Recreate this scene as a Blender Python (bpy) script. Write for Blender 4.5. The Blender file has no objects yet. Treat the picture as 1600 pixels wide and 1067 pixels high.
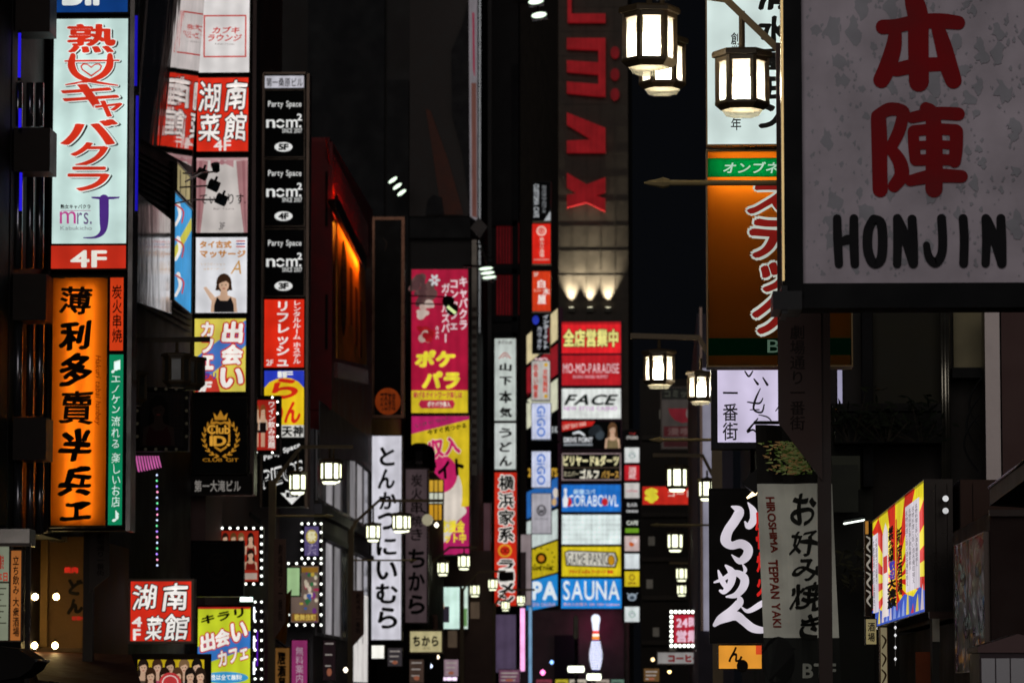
import bpy, math, random
from mathutils import Vector, Euler, Matrix, noise
R = math.radians
rnd = random.Random(7)
sc = bpy.context.scene
C = sc.collection

# ------------------------------------------------------------------ camera
F = 6000.0                                    # focal length in pixels of the 1600 wide photograph (135 mm lens)
PITCH = math.atan(551.5 / F)
YAW = math.atan(230 / F * math.cos(PITCH))
cd = bpy.data.cameras.new('camera'); cam = bpy.data.objects.new('camera', cd); C.objects.link(cam)
cd.sensor_width = 36; cd.sensor_fit = 'HORIZONTAL'; cd.lens = 135
cd.clip_start = 0.5; cd.clip_end = 3000
CAM = Vector((0, 0, 1.6))
cam.location = CAM; cam.rotation_euler = (R(90) + PITCH, 0, YAW)
cd.dof.use_dof = True; cd.dof.focus_distance = 37; cd.dof.aperture_fstop = 4.3; cd.dof.aperture_blades = 9
sc.camera = cam
# ------------------------------------------------------------------ night sky, exposure, glow of the street behind the camera
w = bpy.data.worlds.new('World'); sc.world = w; w.use_nodes = True
nt = w.node_tree; bg = nt.nodes['Background']
sky = nt.nodes.new('ShaderNodeTexSky'); sky.sky_type = 'NISHITA'; sky.sun_disc = False
sky.sun_elevation = R(-6); sky.sun_rotation = R(170)
city = nt.nodes.new('ShaderNodeVectorMath'); city.operation = 'ADD'; city.inputs[1].default_value = (.014, .016, .021)   # faint city glow in the night air
nt.links.new(sky.outputs[0], city.inputs[0]); nt.links.new(city.outputs[0], bg.inputs[0]); bg.inputs[1].default_value = 0.15
sl = bpy.data.lights.new('night_glow', 'SUN'); so = bpy.data.objects.new('night_glow', sl); C.objects.link(so)
sl.energy = 0.62; sl.angle = R(40); sl.color = (1, .95, .92); so.rotation_euler = (R(79), 0, R(-6))
sc.view_settings.view_transform = 'Standard'; sc.view_settings.look = 'None'
sc.view_settings.exposure = 0; sc.view_settings.gamma = 1
try:
    sc.cycles.use_denoising = True
    sc.cycles.max_bounces = 6; sc.cycles.transparent_max_bounces = 8
    sc.cycles.sample_clamp_indirect = 4; sc.cycles.blur_glossy = 0.5
except Exception: pass

# ------------------------------------------------------------------ pixel rays of the photograph -> points at a chosen distance
ROT = Euler((R(90) + PITCH, 0, YAW)).to_matrix()
def ray(px, py): return ROT @ Vector(((px - 800) / F, (533.5 - py) / F, -1))
def at(px, py, Y):
    d = ray(px, py); return CAM + d * (Y / d.y)
def lin(h):
    o = []
    for i in (1, 3, 5):
        c = int(h[i:i+2], 16) / 255
        o.append(c / 12.92 if c <= .04045 else ((c + .055) / 1.055) ** 2.4)
    return o
# ------------------------------------------------------------------ materials
MATS = {}
def mat(c, kind='lit', em=1.0, rough=None, sample=False):
    k = (c, kind, em, rough, sample)
    if k in MATS: return MATS[k]
    m = bpy.data.materials.new(kind + '_' + c[1:]); m.use_nodes = True
    n = m.node_tree.nodes; L = m.node_tree.links; b = n['Principled BSDF']
    col = lin(c)
    tc = n.new('ShaderNodeTexCoord'); nz = n.new('ShaderNodeTexNoise')
    L.new(tc.outputs['Object'], nz.inputs['Vector'])
    mr = n.new('ShaderNodeMapRange'); L.new(nz.outputs[0], mr.inputs[0])
    mr.inputs[1].default_value = .3; mr.inputs[2].default_value = .7
    if kind == 'lit':
        b.inputs['Base Color'].default_value = (*[x * .3 for x in col], 1)
        b.inputs['Roughness'].default_value = .5; b.inputs['Specular IOR Level'].default_value = .12
        nz.inputs['Scale'].default_value = 1.3; nz.inputs['Detail'].default_value = 3
        mr.inputs[3].default_value = .70 * em; mr.inputs[4].default_value = 1.08 * em
        b.inputs['Emission Color'].default_value = (*col, 1)
        wv = n.new('ShaderNodeTexWave'); wv.bands_direction = 'X'; wv.inputs['Scale'].default_value = .9; wv.inputs['Distortion'].default_value = 1.5; L.new(tc.outputs['Object'], wv.inputs['Vector'])   # uneven tube light painted into the emission as bands
        m2 = n.new('ShaderNodeMapRange'); m2.inputs[3].default_value = .9; m2.inputs[4].default_value = 1.04; L.new(wv.outputs['Fac'], m2.inputs[0])
        ml = n.new('ShaderNodeMath'); ml.operation = 'MULTIPLY'; L.new(mr.outputs[0], ml.inputs[0]); L.new(m2.outputs[0], ml.inputs[1])
        L.new(ml.outputs[0], b.inputs['Emission Strength'])
        if not sample: m.cycles.emission_sampling = 'NONE'
    elif kind == 'lamp':
        b.inputs['Base Color'].default_value = (*[x * .5 for x in col], 1)
        b.inputs['Emission Color'].default_value = (*col, 1)
        b.inputs['Emission Strength'].default_value = em
        if not sample: m.cycles.emission_sampling = 'NONE'
    elif kind == 'trans':          # translucent acrylic of a light box with real tubes behind it
        n.remove(b); o = n['Material Output']
        t = n.new('ShaderNodeBsdfTranslucent'); d = n.new('ShaderNodeBsdfDiffuse'); mx = n.new('ShaderNodeMixShader')
        t.inputs[0].default_value = (*col, 1); d.inputs[0].default_value = (*col, 1); mx.inputs[0].default_value = .05
        L.new(t.outputs[0], mx.inputs[1]); L.new(d.outputs[0], mx.inputs[2]); L.new(mx.outputs[0], o.inputs[0])
    else:
        nz.inputs['Scale'].default_value = {'wall': 1.1, 'metal': 3.0}.get(kind, 2.2); nz.inputs['Detail'].default_value = 6
        mr.inputs[3].default_value = .72; mr.inputs[4].default_value = 1.15
        mx = n.new('ShaderNodeVectorMath'); mx.operation = 'SCALE'
        if kind == 'cloth' and col[0] > .4:
            tr = n.new('ShaderNodeBsdfTranslucent'); tr.inputs[0].default_value = (*col, 1); ms = n.new('ShaderNodeMixShader'); ms.inputs[0].default_value = .06
            L.new(b.outputs[0], ms.inputs[1]); L.new(tr.outputs[0], ms.inputs[2]); L.new(ms.outputs[0], n['Material Output'].inputs[0])
        mx.inputs[0].default_value = col; L.new(mr.outputs[0], mx.inputs['Scale'])
        L.new(mx.outputs[0], b.inputs['Base Color'])
        r0 = {'metal': .28, 'gloss': .18, 'paint': .42, 'mirror': .06, 'glass': .08}.get(kind, .65)
        if rough is not None: r0 = rough
        mr2 = n.new('ShaderNodeMapRange'); L.new(nz.outputs[0], mr2.inputs[0])
        mr2.inputs[3].default_value = max(.02, r0 * .7); mr2.inputs[4].default_value = min(1, r0 * 1.35)
        L.new(mr2.outputs[0], b.inputs['Roughness'])
        if kind in ('wall', 'dull', 'cloth', 'paint'): b.inputs['Specular IOR Level'].default_value = .15
        b.inputs['Metallic'].default_value = {'metal': .9, 'mirror': 1.0}.get(kind, 0)
        if kind in ('wall', 'mirror', 'cloth', 'vinyl'):
            bp = n.new('ShaderNodeBump'); n2 = n.new('ShaderNodeTexNoise'); L.new(tc.outputs['Object'], n2.inputs['Vector'])
            if kind == 'mirror':
                mp = n.new('ShaderNodeMapping'); mp.inputs['Scale'].default_value = (1.6, 1.6, .6); L.new(tc.outputs['Object'], mp.inputs[0]); L.new(mp.outputs[0], n2.inputs['Vector'])
            n2.inputs['Scale'].default_value = {'wall': 14, 'mirror': 1.0, 'cloth': 3, 'vinyl': 5}[kind]
            bp.inputs['Strength'].default_value = {'wall': .25, 'mirror': .06, 'cloth': .3, 'vinyl': .05}[kind]
            bp.inputs['Distance'].default_value = {'wall': .02, 'mirror': .1, 'cloth': .12, 'vinyl': .1}[kind]
            L.new(n2.outputs[0], bp.inputs['Height']); L.new(bp.outputs[0], b.inputs['Normal'])
    MATS[k] = m
    return m
# ------------------------------------------------------------------ mesh builder
class MB:
    def __init__(s): s.v = []; s.f = []
    def raw(s, vs, fs):
        n = len(s.v); s.v += [tuple(q) for q in vs]; s.f += [tuple(i + n for i in q) for q in fs]; return s
    def box(s, a, b):
        x0, x1 = sorted((a[0], b[0])); y0, y1 = sorted((a[1], b[1])); z0, z1 = sorted((a[2], b[2]))
        return s.raw([(x0,y0,z0),(x1,y0,z0),(x1,y1,z0),(x0,y1,z0),(x0,y0,z1),(x1,y0,z1),(x1,y1,z1),(x0,y1,z1)],
                     [(0,3,2,1),(4,5,6,7),(0,1,5,4),(1,2,6,5),(2,3,7,6),(3,0,4,7)])
    def prism(s, pts, y0, y1):                     # outline in (x,z), extruded along y
        n = len(pts)
        return s.raw([(p[0], y0, p[1]) for p in pts] + [(p[0], y1, p[1]) for p in pts],
                     [tuple(range(n)), tuple(range(2*n-1, n-1, -1))] + [(i, i+n, (i+1) % n + n, (i+1) % n) for i in range(n)])
    def tube(s, pts, r, n=8):
        pts = [Vector(p) for p in pts]; rings = []
        for i, p in enumerate(pts):
            d = (pts[min(i+1, len(pts)-1)] - pts[max(i-1, 0)]).normalized()
            a = d.orthogonal().normalized() if i == 0 else (a - d * a.dot(d)).normalized()
            b = d.cross(a); rr = r[i] if isinstance(r, (list, tuple)) else r
            rings.append([p + (a * math.cos(t) + b * math.sin(t)) * rr for t in [2*math.pi*k/n for k in range(n)]])
        vs = [q for g in rings for q in g]
        fs = [(i*n+k, i*n+(k+1) % n, (i+1)*n+(k+1) % n, (i+1)*n+k) for i in range(len(rings)-1) for k in range(n)]
        fs += [tuple(range(n-1, -1, -1)), tuple(range((len(rings)-1)*n, len(rings)*n))]
        return s.raw(vs, fs)
    def lathe(s, prof, c=(0, 0, 0), n=12, a0=0, caps=True):
        vs = [(c[0]+r*math.cos(a0+2*math.pi*k/n), c[1]+r*math.sin(a0+2*math.pi*k/n), c[2]+z) for r, z in prof for k in range(n)]
        fs = [(i*n+k, i*n+(k+1) % n, (i+1)*n+(k+1) % n, (i+1)*n+k) for i in range(len(prof)-1) for k in range(n)]
        if caps: fs += [tuple(range(n-1, -1, -1)), tuple(range((len(prof)-1)*n, len(prof)*n))]
        return s.raw(vs, fs)
    def build(s, name, m, parent=None, smooth=False):
        me = bpy.data.meshes.new(name); me.from_pydata(s.v, [], s.f)
        if smooth: me.polygons.foreach_set('use_smooth', [True] * len(me.polygons))
        if m: me.materials.append(m)
        me.update(); o = bpy.data.objects.new(name, me); C.objects.link(o)
        if parent: o.parent = parent
        return o
def empty(name, label, cat, loc=(0, 0, 0), rz=0, group=None):
    o = bpy.data.objects.new(name, None); C.objects.link(o); o.empty_display_size = .2
    o.location = loc; o.rotation_euler = (0, 0, rz); o['label'] = label; o['category'] = cat
    if group: o['group'] = group
    return o
def struct(o): o['kind'] = 'structure'; return o
# ------------------------------------------------------------------ lettering
TS = bpy.data.scenes.new('glyphs'); TL = TS.view_layers[0]
tcv = bpy.data.curves.new('t', 'FONT'); tcv.resolution_u = 4; tob = bpy.data.objects.new('t', tcv); TS.collection.objects.link(tob)
GL = {}
def glyph(ch):
    if ch not in GL:
        tcv.body = ch; TL.update()
        dg = TL.depsgraph; dg.update()
        me = bpy.data.meshes.new_from_object(tob.evaluated_get(dg))
        GL[ch] = ([(v.co.x, v.co.y) for v in me.vertices], [tuple(p.vertices) for p in me.polygons])
        bpy.data.meshes.remove(me)
    return GL[ch]
def layout(t, v=False, sh=0, jit=0, gap=.1, pitch=1.0):
    vs, fs = [], []; x = 0.0; row = 0
    for ch in t:
        if ch == ' ': x += .38; row += .6; continue
        gv, gf = glyph(ch)
        if not gv: continue
        cjk = ord(ch) > 0x2000
        x0 = min(p[0] for p in gv); x1 = max(p[0] for p in gv)
        y0 = min(p[1] for p in gv); y1 = max(p[1] for p in gv)
        sd = rnd.random() * 99; k = len(vs); q = []
        for a, b in gv:
            if v:
                if ch in 'ー―' : a, b = .5 + (b - (y0+y1)/2), .38 - (a - (x0+x1)/2)
                else: a = a - (x0+x1)/2 + .5 if not cjk else a
                b -= row
            else: a = a + x if cjk else a - x0 + x
            if jit:
                nv = noise.noise_vector(Vector((a*2.2 + sd, b*2.2, sd)))
                a += nv.x * jit; b += nv.y * jit
            q.append((a, b))
        vs += [(a + sh*b, b) for a, b in q]; fs += [tuple(i + k for i in f) for f in gf]
        row += pitch; x += 1.03 if cjk else (x1 - x0) + gap
    return vs, fs
def nibset(r, n=8, asp=1.0, ang=45):
    if r <= 0: return [(0, 0)]
    o = [(0, 0)]; ca, sa = math.cos(R(ang)), math.sin(R(ang))
    for rr in ([r] if r < .075 else [r*.5, r]):
        for k in range(n):
            a = 2*math.pi*k/n; p, q = rr*math.cos(a), rr*asp*math.sin(a)
            o.append((p*ca - q*sa, p*sa + q*ca))
    return o
# ------------------------------------------------------------------ signs
class Sign:
    def __init__(s, name, label, rect, Y, Y1=None, cat='sign', dep=.2, frame='#16140f', lip=3, group=None, fk='metal', body=True, lipd=.03, step=.001):
        x0, y0, x1, y1 = rect; Y1 = Y1 or Y; ym = (y0+y1)/2
        s.P0 = at(x0, ym, Y); P1 = at(x1, ym, Y1); u = P1 - s.P0; u.z = 0; u.normalize()
        s.u = u; s.n = Vector((u.y, -u.x, 0)); s.O = Vector((0, 0, 0)); s.step = step; s.k = 0; s.parts = {}; s.rect = rect
        d = ray((x0+x1)/2, y1); s.O = CAM + d * ((s.P0 - CAM).dot(s.n) / d.dot(s.n))
        s.root = empty(name, label, cat, s.O, math.atan2(u.y, u.x), group)
        s.ppm = F / ((Y + Y1) / 2)
        if frame and body:
            a, b, c, e = s.loc(x0, y0, x1, y1); L = lip / s.ppm; m = s.mb('frame', mat(frame, fk))
            m.box((a, .03, b), (c, dep, e))
            m.box((a-L, -lipd, b-L), (a, dep, e+L)); m.box((c, -lipd, b-L), (c+L, dep, e+L))
            m.box((a, -lipd, e), (c, dep, e+L)); m.box((a, -lipd, b-L), (c, dep, b))
    def pp(s, px, py):
        d = ray(px, py); P = CAM + d * ((s.P0 - CAM).dot(s.n) / d.dot(s.n)) - s.O
        return P.dot(s.u), P.z
    def loc(s, x0, y0, x1, y1):
        xm, ym = (x0+x1)/2, (y0+y1)/2
        return s.pp(x0, ym)[0], s.pp(xm, y1)[1], s.pp(x1, ym)[0], s.pp(xm, y0)[1]
    def mb(s, name, m):
        k = (name, m.name)
        if k not in s.parts: s.parts[k] = (MB(), name, m)
        return s.parts[k][0]
    def y(s): s.k += 1; return -s.step * s.k
    def M(s, c, em): return mat(c, 'dull') if em == 0 else mat(c, 'lit', em)
    def panel(s, c, em=1, rect=None, name='panel', kind=None):
        a, b, x, e = s.loc(*(rect or s.rect))
        m = mat(c, kind) if kind else (mat(c, 'dull') if em == 0 else mat(c, 'lit', em, None, True))
        s.mb(name, m).box((a, 0, b), (x, .028, e)); return s
    def rectp(s, rect, c, em=1, name='artwork'):
        a, b, x, e = s.loc(*rect); y = s.y()
        s.mb(name, s.M(c, em)).raw([(a, y, b), (x, y, b), (x, y, e), (a, y, e)], [(0, 1, 2, 3)]); return s
    def poly(s, pts, c, em=1, name='artwork', y=None):
        q = [s.pp(*p) for p in pts]; y = s.y() if y is None else y
        s.mb(name, s.M(c, em)).raw([(a, y, b) for a, b in q], [tuple(range(len(q)))]); return s
    def ell(s, cx, cy, rx, ry, c, em=1, n=20, name='artwork', rot=0):
        cr, sr = math.cos(R(rot)), math.sin(R(rot))
        return s.poly([(cx + rx*math.cos(t)*cr - ry*math.sin(t)*sr, cy + rx*math.cos(t)*sr + ry*math.sin(t)*cr) for t in [2*math.pi*k/n for k in range(n)]], c, em, name)
    def ring(s, cx, cy, rx, ry, wd, c, em=1, n=28, name='artwork', a0=0, a1=360):
        m = s.mb(name, s.M(c, em)); y = s.y(); vs = []
        for k in range(n+1):
            t = R(a0 + (a1-a0)*k/n)
            for o in (-wd/2, wd/2):
                q = s.pp(cx + (rx+o)*math.cos(t), cy + (ry+o)*math.sin(t)); vs.append((q[0], y, q[1]))
        m.raw(vs, [(2*k, 2*k+1, 2*k+3, 2*k+2) for k in range(n)]); return s
    def box_line(s, rect, wd, c, em=1, name='artwork'):
        x0, y0, x1, y1 = rect
        for r in ((x0, y0, x1, y0+wd), (x0, y1-wd, x1, y1), (x0, y0+wd, x0+wd, y1-wd), (x1-wd, y0+wd, x1, y1-wd)): s.rectp(r, c, em, name)
        return s
    def text(s, t, rect, c, em=1, v=False, b=0, nib=(1, 45), rot=0, quad=None, sh=0, jit=0, out=None, name='lettering', gap=.1, pitch=1.0, off=None):
        vs, fs = layout(t, v, sh, jit, gap, pitch)
        if not vs: return s
        X0 = min(p[0] for p in vs)-b; X1 = max(p[0] for p in vs)+b; Z0 = min(p[1] for p in vs)-b; Z1 = max(p[1] for p in vs)+b
        if quad is None:
            x0, y0, x1, y1 = rect
            quad = [(x0, y1), (x1, y1), (x1, y0), (x0, y0)]
            if rot == 90: quad = [(x0, y0), (x0, y1), (x1, y1), (x1, y0)]
        Q = [Vector(s.pp(*p)) for p in quad]
        def put(copies, m, dz=(0, 0)):
            y = s.y()
            for i, (dx, dy) in enumerate(copies):
                o = []
                for a, z in vs:
                    p = (a + dx + dz[0] - X0) / (X1 - X0); q = (z + dy + dz[1] - Z0) / (Z1 - Z0)
                    r = (Q[0]*(1-p) + Q[1]*p)*(1-q) + (Q[3]*(1-p) + Q[2]*p)*q
                    o.append((r.x, y - i*s.step*.05, r.y))
                m.raw(o, fs)
        if off: put(nibset(b + off[1]), s.mb(name, s.M(off[0], off[4] if len(off) > 4 else 1)), (off[2], off[3]))
        if out: put(nibset(b + out[1], 10), s.mb(name, s.M(out[0], out[2] if len(out) > 2 else em)))
        put(nibset(b, 8, nib[0], nib[1]), s.mb(name, s.M(c, em))); return s
    def stroke(s, pts, c, em=1, name='lettering', T=lambda x, y: (x, y), k=1.0):
        P = [(*T(p[0], p[1]), p[2]*k) for p in pts]; S = []
        for i in range(len(P)-1):                                  # Catmull-Rom
            a, b, d, e = P[max(i-1, 0)], P[i], P[i+1], P[min(i+2, len(P)-1)]
            for j in range(6):
                t = j/6; S.append(tuple(.5*((2*b[q]) + (-a[q]+d[q])*t + (2*a[q]-5*b[q]+4*d[q]-e[q])*t*t + (-a[q]+3*b[q]-3*d[q]+e[q])*t**3) for q in range(3)))
        S.append(P[-1]); lo, hi = [], []
        for i, p in enumerate(S):
            q0, q1 = S[max(i-1, 0)], S[min(i+1, len(S)-1)]; dx, dy = q1[0]-q0[0], q1[1]-q0[1]; l = math.hypot(dx, dy) or 1
            lo.append((p[0]-dy/l*p[2]/2, p[1]+dx/l*p[2]/2)); hi.append((p[0]+dy/l*p[2]/2, p[1]-dx/l*p[2]/2))
        y = s.y(); m = s.mb(name, s.M(c, em))
        vs = [(q[0], y, q[1]) for z in zip([s.pp(*p) for p in lo], [s.pp(*p) for p in hi]) for q in z]
        m.raw(vs, [(2*i, 2*i+1, 2*i+3, 2*i+2) for i in range(len(lo)-1)])
        for j, p in enumerate((S[0], S[-1])):
            yy = y - s.step*.1*(j+1); q = [s.pp(p[0]+p[2]/2*math.cos(t), p[1]+p[2]/2*math.sin(t)) for t in [2*math.pi*i/14 for i in range(14)]]
            m.raw([(a, yy, b) for a, b in q], [tuple(range(14))])
        return s
    def woman(s, cx, y0, h, hair='#20130d', top='#151515', em=.7, skin='#e3b99a', wide=1.0, hl=6):
        u = h/10; a = 'portrait'
        s.ell(cx, y0+2.4*u, 1.9*u*wide, 2.5*u, hair, em, name=a)
        s.poly([(cx-1.8*u*wide, y0+2.5*u), (cx+1.8*u*wide, y0+2.5*u), (cx+2.1*u*wide, y0+hl*u), (cx-2.1*u*wide, y0+hl*u)], hair, em, a)
        s.poly([(cx-.7*u, y0+3.6*u), (cx+.7*u, y0+3.6*u), (cx+1.0*u, y0+5.6*u), (cx+3*u*wide, y0+6.4*u), (cx+3.3*u*wide, y0+10*u), (cx-3.3*u*wide, y0+10*u), (cx-3*u*wide, y0+6.4*u), (cx-1.0*u, y0+5.6*u)], skin, em*.92, a)
        s.poly([(cx-1.7*u*wide, y0+6.0*u), (cx-.9*u, y0+7*u), (cx+.9*u, y0+7*u), (cx+1.7*u*wide, y0+6.0*u), (cx+2.4*u*wide, y0+8*u), (cx+2.5*u*wide, y0+10*u), (cx-2.5*u*wide, y0+10*u), (cx-2.4*u*wide, y0+8*u)], top, em, a)
        s.ell(cx, y0+2.9*u, 1.25*u*wide, 1.65*u, skin, em, name=a)
        s.poly([(cx-1.4*u*wide, y0+2.7*u), (cx-.9*u*wide, y0+1.0*u), (cx+.8*u*wide, y0+.9*u), (cx+1.4*u*wide, y0+2.7*u), (cx+.6*u, y0+1.9*u), (cx-.5*u, y0+2.2*u)], hair, em, a)
        for d in (-.5, .5): s.ell(cx+d*u*wide, y0+2.9*u, .22*u, .13*u, '#241611', em, 8, a)
        s.ell(cx, y0+3.85*u, .4*u, .14*u, '#b04a48', em, 8, a); return s
    def bulbs(s, pts, size, em=4, c='#fbfff4', sample=False):
        me = None; m = mat(c, 'lamp', em, None, sample)
        for p in pts:
            a, b = s.pp(*p)
            if me is None:
                r = size / 2 / s.ppm; q = MB().lathe([(r*.3, -r), (r*.9, -r*.5), (r, 0), (r*.9, r*.5), (r*.3, r)], n=8); o = q.build('bulb', m, s.root); me = o.data
            else: o = bpy.data.objects.new('bulb', me); C.objects.link(o); o.parent = s.root
            o.location = (a, -.05, b)
        return s
    def end(s):
        s.objs = {}
        for b, name, m in s.parts.values(): s.objs.setdefault(name, b.build(name, m, s.root))
        return s
def border(x0, y0, x1, y1, nx, ny):
    return [(x0+(x1-x0)*i/nx, y) for i in range(nx+1) for y in (y0, y1)] + [(x, y0+(y1-y0)*i/ny) for i in range(1, ny) for x in (x0, x1)]
def Y_of(px, X):      # distance at which a plane x = X shows at pixel column px
    d = ray(px, 533); return X * d.y / d.x
# ------------------------------------------------------------------ ground
g = MB().box((-150, -60, -.3), (150, 700, 0)); struct(g.build('ground', mat('#3a3836', 'wall', rough=.8)))
g = MB().box((-5.2, -60, .002), (-1.2, 700, .006)); struct(g.build('road', mat('#2c2b2c', 'wall', rough=.45)))
for a, b in ((-6.9, -5.2), (-1.2, 2.6)):
    struct(MB().box((a, -60, .001), (b, 700, .13)).build('pavement', mat('#5a5652', 'wall', rough=.6)))
#PART2
# ------------------------------------------------------------------ buildings
def building(name, label, X0, X1, Y0, Y1, Z, c, kind='wall', rough=None, z0=0):
    o = empty(name, label, 'building', ((X0+X1)/2, (Y0+Y1)/2, 0))
    L = Vector((-(X0+X1)/2, -(Y0+Y1)/2, 0))
    wmb = MB().box((X0+L.x, Y0+L.y, z0), (X1+L.x, Y1+L.y, Z)); wmb.build('wall', mat(c, kind, rough=rough), o)
    return o, L
def child(o, name, mb, m, L=None, smooth=False):
    q = mb.build(name, m, o, smooth)
    if L is not None:
        for v in q.data.vertices: v.co += L
    return q
def quadX(pts, X, th=.04):         # polygon given in pixels on the plane x = X, a slab th thick
    vs = []
    for dx in (0, -th if X < 0 else th):
        for p in pts:
            d = ray(*p); q = CAM + d*(X/d.x); vs.append((X+dx, q.y, q.z))
    n = len(pts); m = MB(); m.raw(vs, [tuple(range(n)), tuple(range(2*n-1, n-1, -1))] + [(i, i+n, (i+1) % n+n, (i+1) % n) for i in range(n)])
    return m
def quadY(x0, y0, x1, y1, Y, th=.05):
    a, b = at(x0, (y0+y1)/2, Y), at(x1, (y0+y1)/2, Y); t, u = at((x0+x1)/2, y0, Y), at((x0+x1)/2, y1, Y)
    return MB().box((a.x, Y, u.z), (b.x, Y+th, t.z))

# near left building: dark, with chrome pipes and ducts
o, L = building('dark_building', 'dark building with chrome pipes behind the tall white and orange sign tower', -14, -8.9, 18, 57, 26, '#1b1718', 'wall', None, 3.9)
o_near = o
for px, r, yy in ((28, .065, 52.6), (47, .055, 53.2), (62, .06, 53.8)):
    for y0, y1 in ((130, 198), (270, 420), (500, 650), (720, 835)):
        a, b = at(px, y1, yy), at(px, y0, yy); a.x = b.x = (a.x+b.x)/2
        child(o, 'pipe', MB().tube([a, b], r, 10), mat('#8d8c94', 'metal', rough=.2), L, True)
for x0, x1, y0, y1 in ((14, 78, -20, 50), (14, 78, 200, 268), (20, 72, 428, 500), (20, 72, 652, 718)):
    child(o, 'duct', quadY(x0, y0, x1, y1, 52.3, .6), mat('#241f1d', 'metal', rough=.45), L)
child(o, 'column', quadY(-20, -60, 16, 835, 52.1, .6), mat('#1d1a19', 'wall'), L)
for px, y0, y1, yy in ((30, 52, 122, 52.2), (31, 170, 200, 52.2), (32, 270, 330, 52.2), (212, 25, 135, 54.8), (213, 150, 330, 54.8)):  # the leftmost ones stand for chrome pipe reflections, drawn as emissive tubes
    t = empty('neon_and_glint', {30: 'blue reflection of the uppermost chrome pipe, made as a glowing tube', 31: 'short blue pipe reflection made as a glowing tube, below the uppermost one', 32: 'blue pipe reflection made as a glowing tube, level with the purple J',
        212: 'blue neon line beside the upper red characters of the white sign', 213: 'blue neon line beside the lower red characters of the white sign'}[px], 'neon light', at(px, y1, yy))
    a, b = Vector((0, 0, 0)), at(px, y0, yy) - at(px, y1, yy); b.x = 0; b.y = 0
    MB().tube([a, b], .022, 6).build('tube', mat('#2418d8', 'lamp', 1.0 if px < 100 else .5), t)
    MB().tube([a - Vector((0, 0, .04)), a], .024, 6).tube([b, b + Vector((0, 0, .04))], .024, 6).build('end_cap', mat('#202020', 'dull'), t)

# second left building: louvred dark wall with mirror-bright panels that reflect the second sign column
o, L = building('louvred_building', 'dark louvred building with mirror bright wall panels reflecting the red sign', -14, -9.5, 57.05, 77.7, 30, '#120e10')
mq = quadX([(216, -30), (297, -30), (296.5, 120), (296, 260), (214, 214), (215, 90)], -9.42); z0_ = min(v[2] for v in mq.v); mq.v = [(x+(z-z0_)*.075, y, z) for x, y, z in mq.v]   # the panel leans out
child(o, 'mirror_panel', mq, mat('#c4b4b2', 'mirror', rough=.04), L)
child(o, 'mirror_panel', quadX([(215, 302), (270, 346), (268, 490), (214, 472)], -9.37), mat('#f4f2f2', 'mirror', rough=.10), L)
for i in range(26):
    y = 228 + i*9.5
    if y < 475: child(o, 'louvre', quadX([(208, y), (300, y+50), (300, y+54), (208, y+4)], -9.42, .06), mat('#1d1718', 'dull'), L)
o, L = building('plaster_building', 'dim brownish plaster building behind the black party space sign tower', -14, -9.3, 78.6, 94, 22, '#6a5250')
for y in (300, 480, 640, 800): child(o, 'ledge', quadX([(392, y), (408, y+12), (408, y+18), (392, y+6)], -9.26, .1), mat('#2a2222', 'wall'), L)
# white window building and the red building above it
ZB = at(560, 690, 100).z
o, L = building('window_building', 'grey building with white framed windows below the red facade', -14, -8.55, 95, 113.4, ZB, '#8d888e')
zs = [at(540, y, 104).z for y in (705, 812, 850, 1000)]
for za, zb, n in ((zs[1]+.1, zs[0], 7), (zs[3], zs[2]-.1, 7)):
    for i in range(n):
        ya = 95.4 + i*(17.6/n); yb = ya + 17.6/n - .3
        fr = child(o, 'window', MB().box((-8.54, ya, za), (-8.5, yb, za+.08)).box((-8.54, ya, zb-.08), (-8.5, yb, zb)).box((-8.54, ya, za+.08), (-8.5, ya+.1, zb-.08)).box((-8.54, yb-.1, za+.08), (-8.5, yb, zb-.08)), mat('#d0cdd2', 'dull'), L)
        MB().box((-8.54, ya+.1, za+.08), (-8.525, yb-.1, zb-.08)).build('pane', mat('#15171b', 'glass') if (i*5+n) % 3 == 1 else mat('#b4b0b4', 'lit', .45 + .3*(i % 2)), fr)
        for v in fr.children[0].data.vertices: v.co += L
child(o, 'ledge', MB().box((-8.55, 95.1, zs[1]-.25), (-8.35, 113.3, zs[1])), mat('#8e8b92', 'wall'), L)
child(o, 'ledge', MB().box((-8.55, 95.1, zs[1]-.8), (-8.4, 113.3, zs[1]-.65)), mat('#77747a', 'wall'), L)
for i in range(3): child(o, 'lit_panel', MB().box((-8.54, 106.5+i*2.0, zs[3]-1.1), (-8.49, 108.1+i*2.0, zs[3]+1.4)), mat('#e9e4e0', 'lit', .9, None, True), L)
o, L = building('red_building', 'dark red building with an orange lit recess on its street side', -14, -8.5, 98.5, 113.5, at(510, 215, 98.5).z, '#8a1418', 'wall', .35, ZB+.01)
child(o, 'recess_panel', quadX([(527, 310), (570, 402), (573, 570), (527, 560)], -8.47, .03), mat('#e0923c', 'dull'), L)
for a_, b_ in ((548, 470), (556, 500), (563, 520)): child(o, 'printed_mark', quadX([(a_, b_-52), (a_+3, b_-48), (a_+3, b_+40), (a_, b_+38)], -8.44, .02), mat('#7a3f14', 'dull'), L)
child(o, 'canopy', quadX([(525, 311), (574, 413), (576, 418), (524, 316)], -8.25, .2), mat('#3a1009', 'wall'), L)
bx = child(o, 'recess_light', quadX([(527.5, 317), (571, 411), (571, 417), (527.5, 323)], -8.27, .04), mat('#ff8a20', 'lamp', 36, None, True), L)
child(o, 'red_band', quadX([(510, 216), (575, 352), (576, 402), (522, 300)], -8.47, .03), mat('#d02424', 'gloss'), L)
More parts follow.
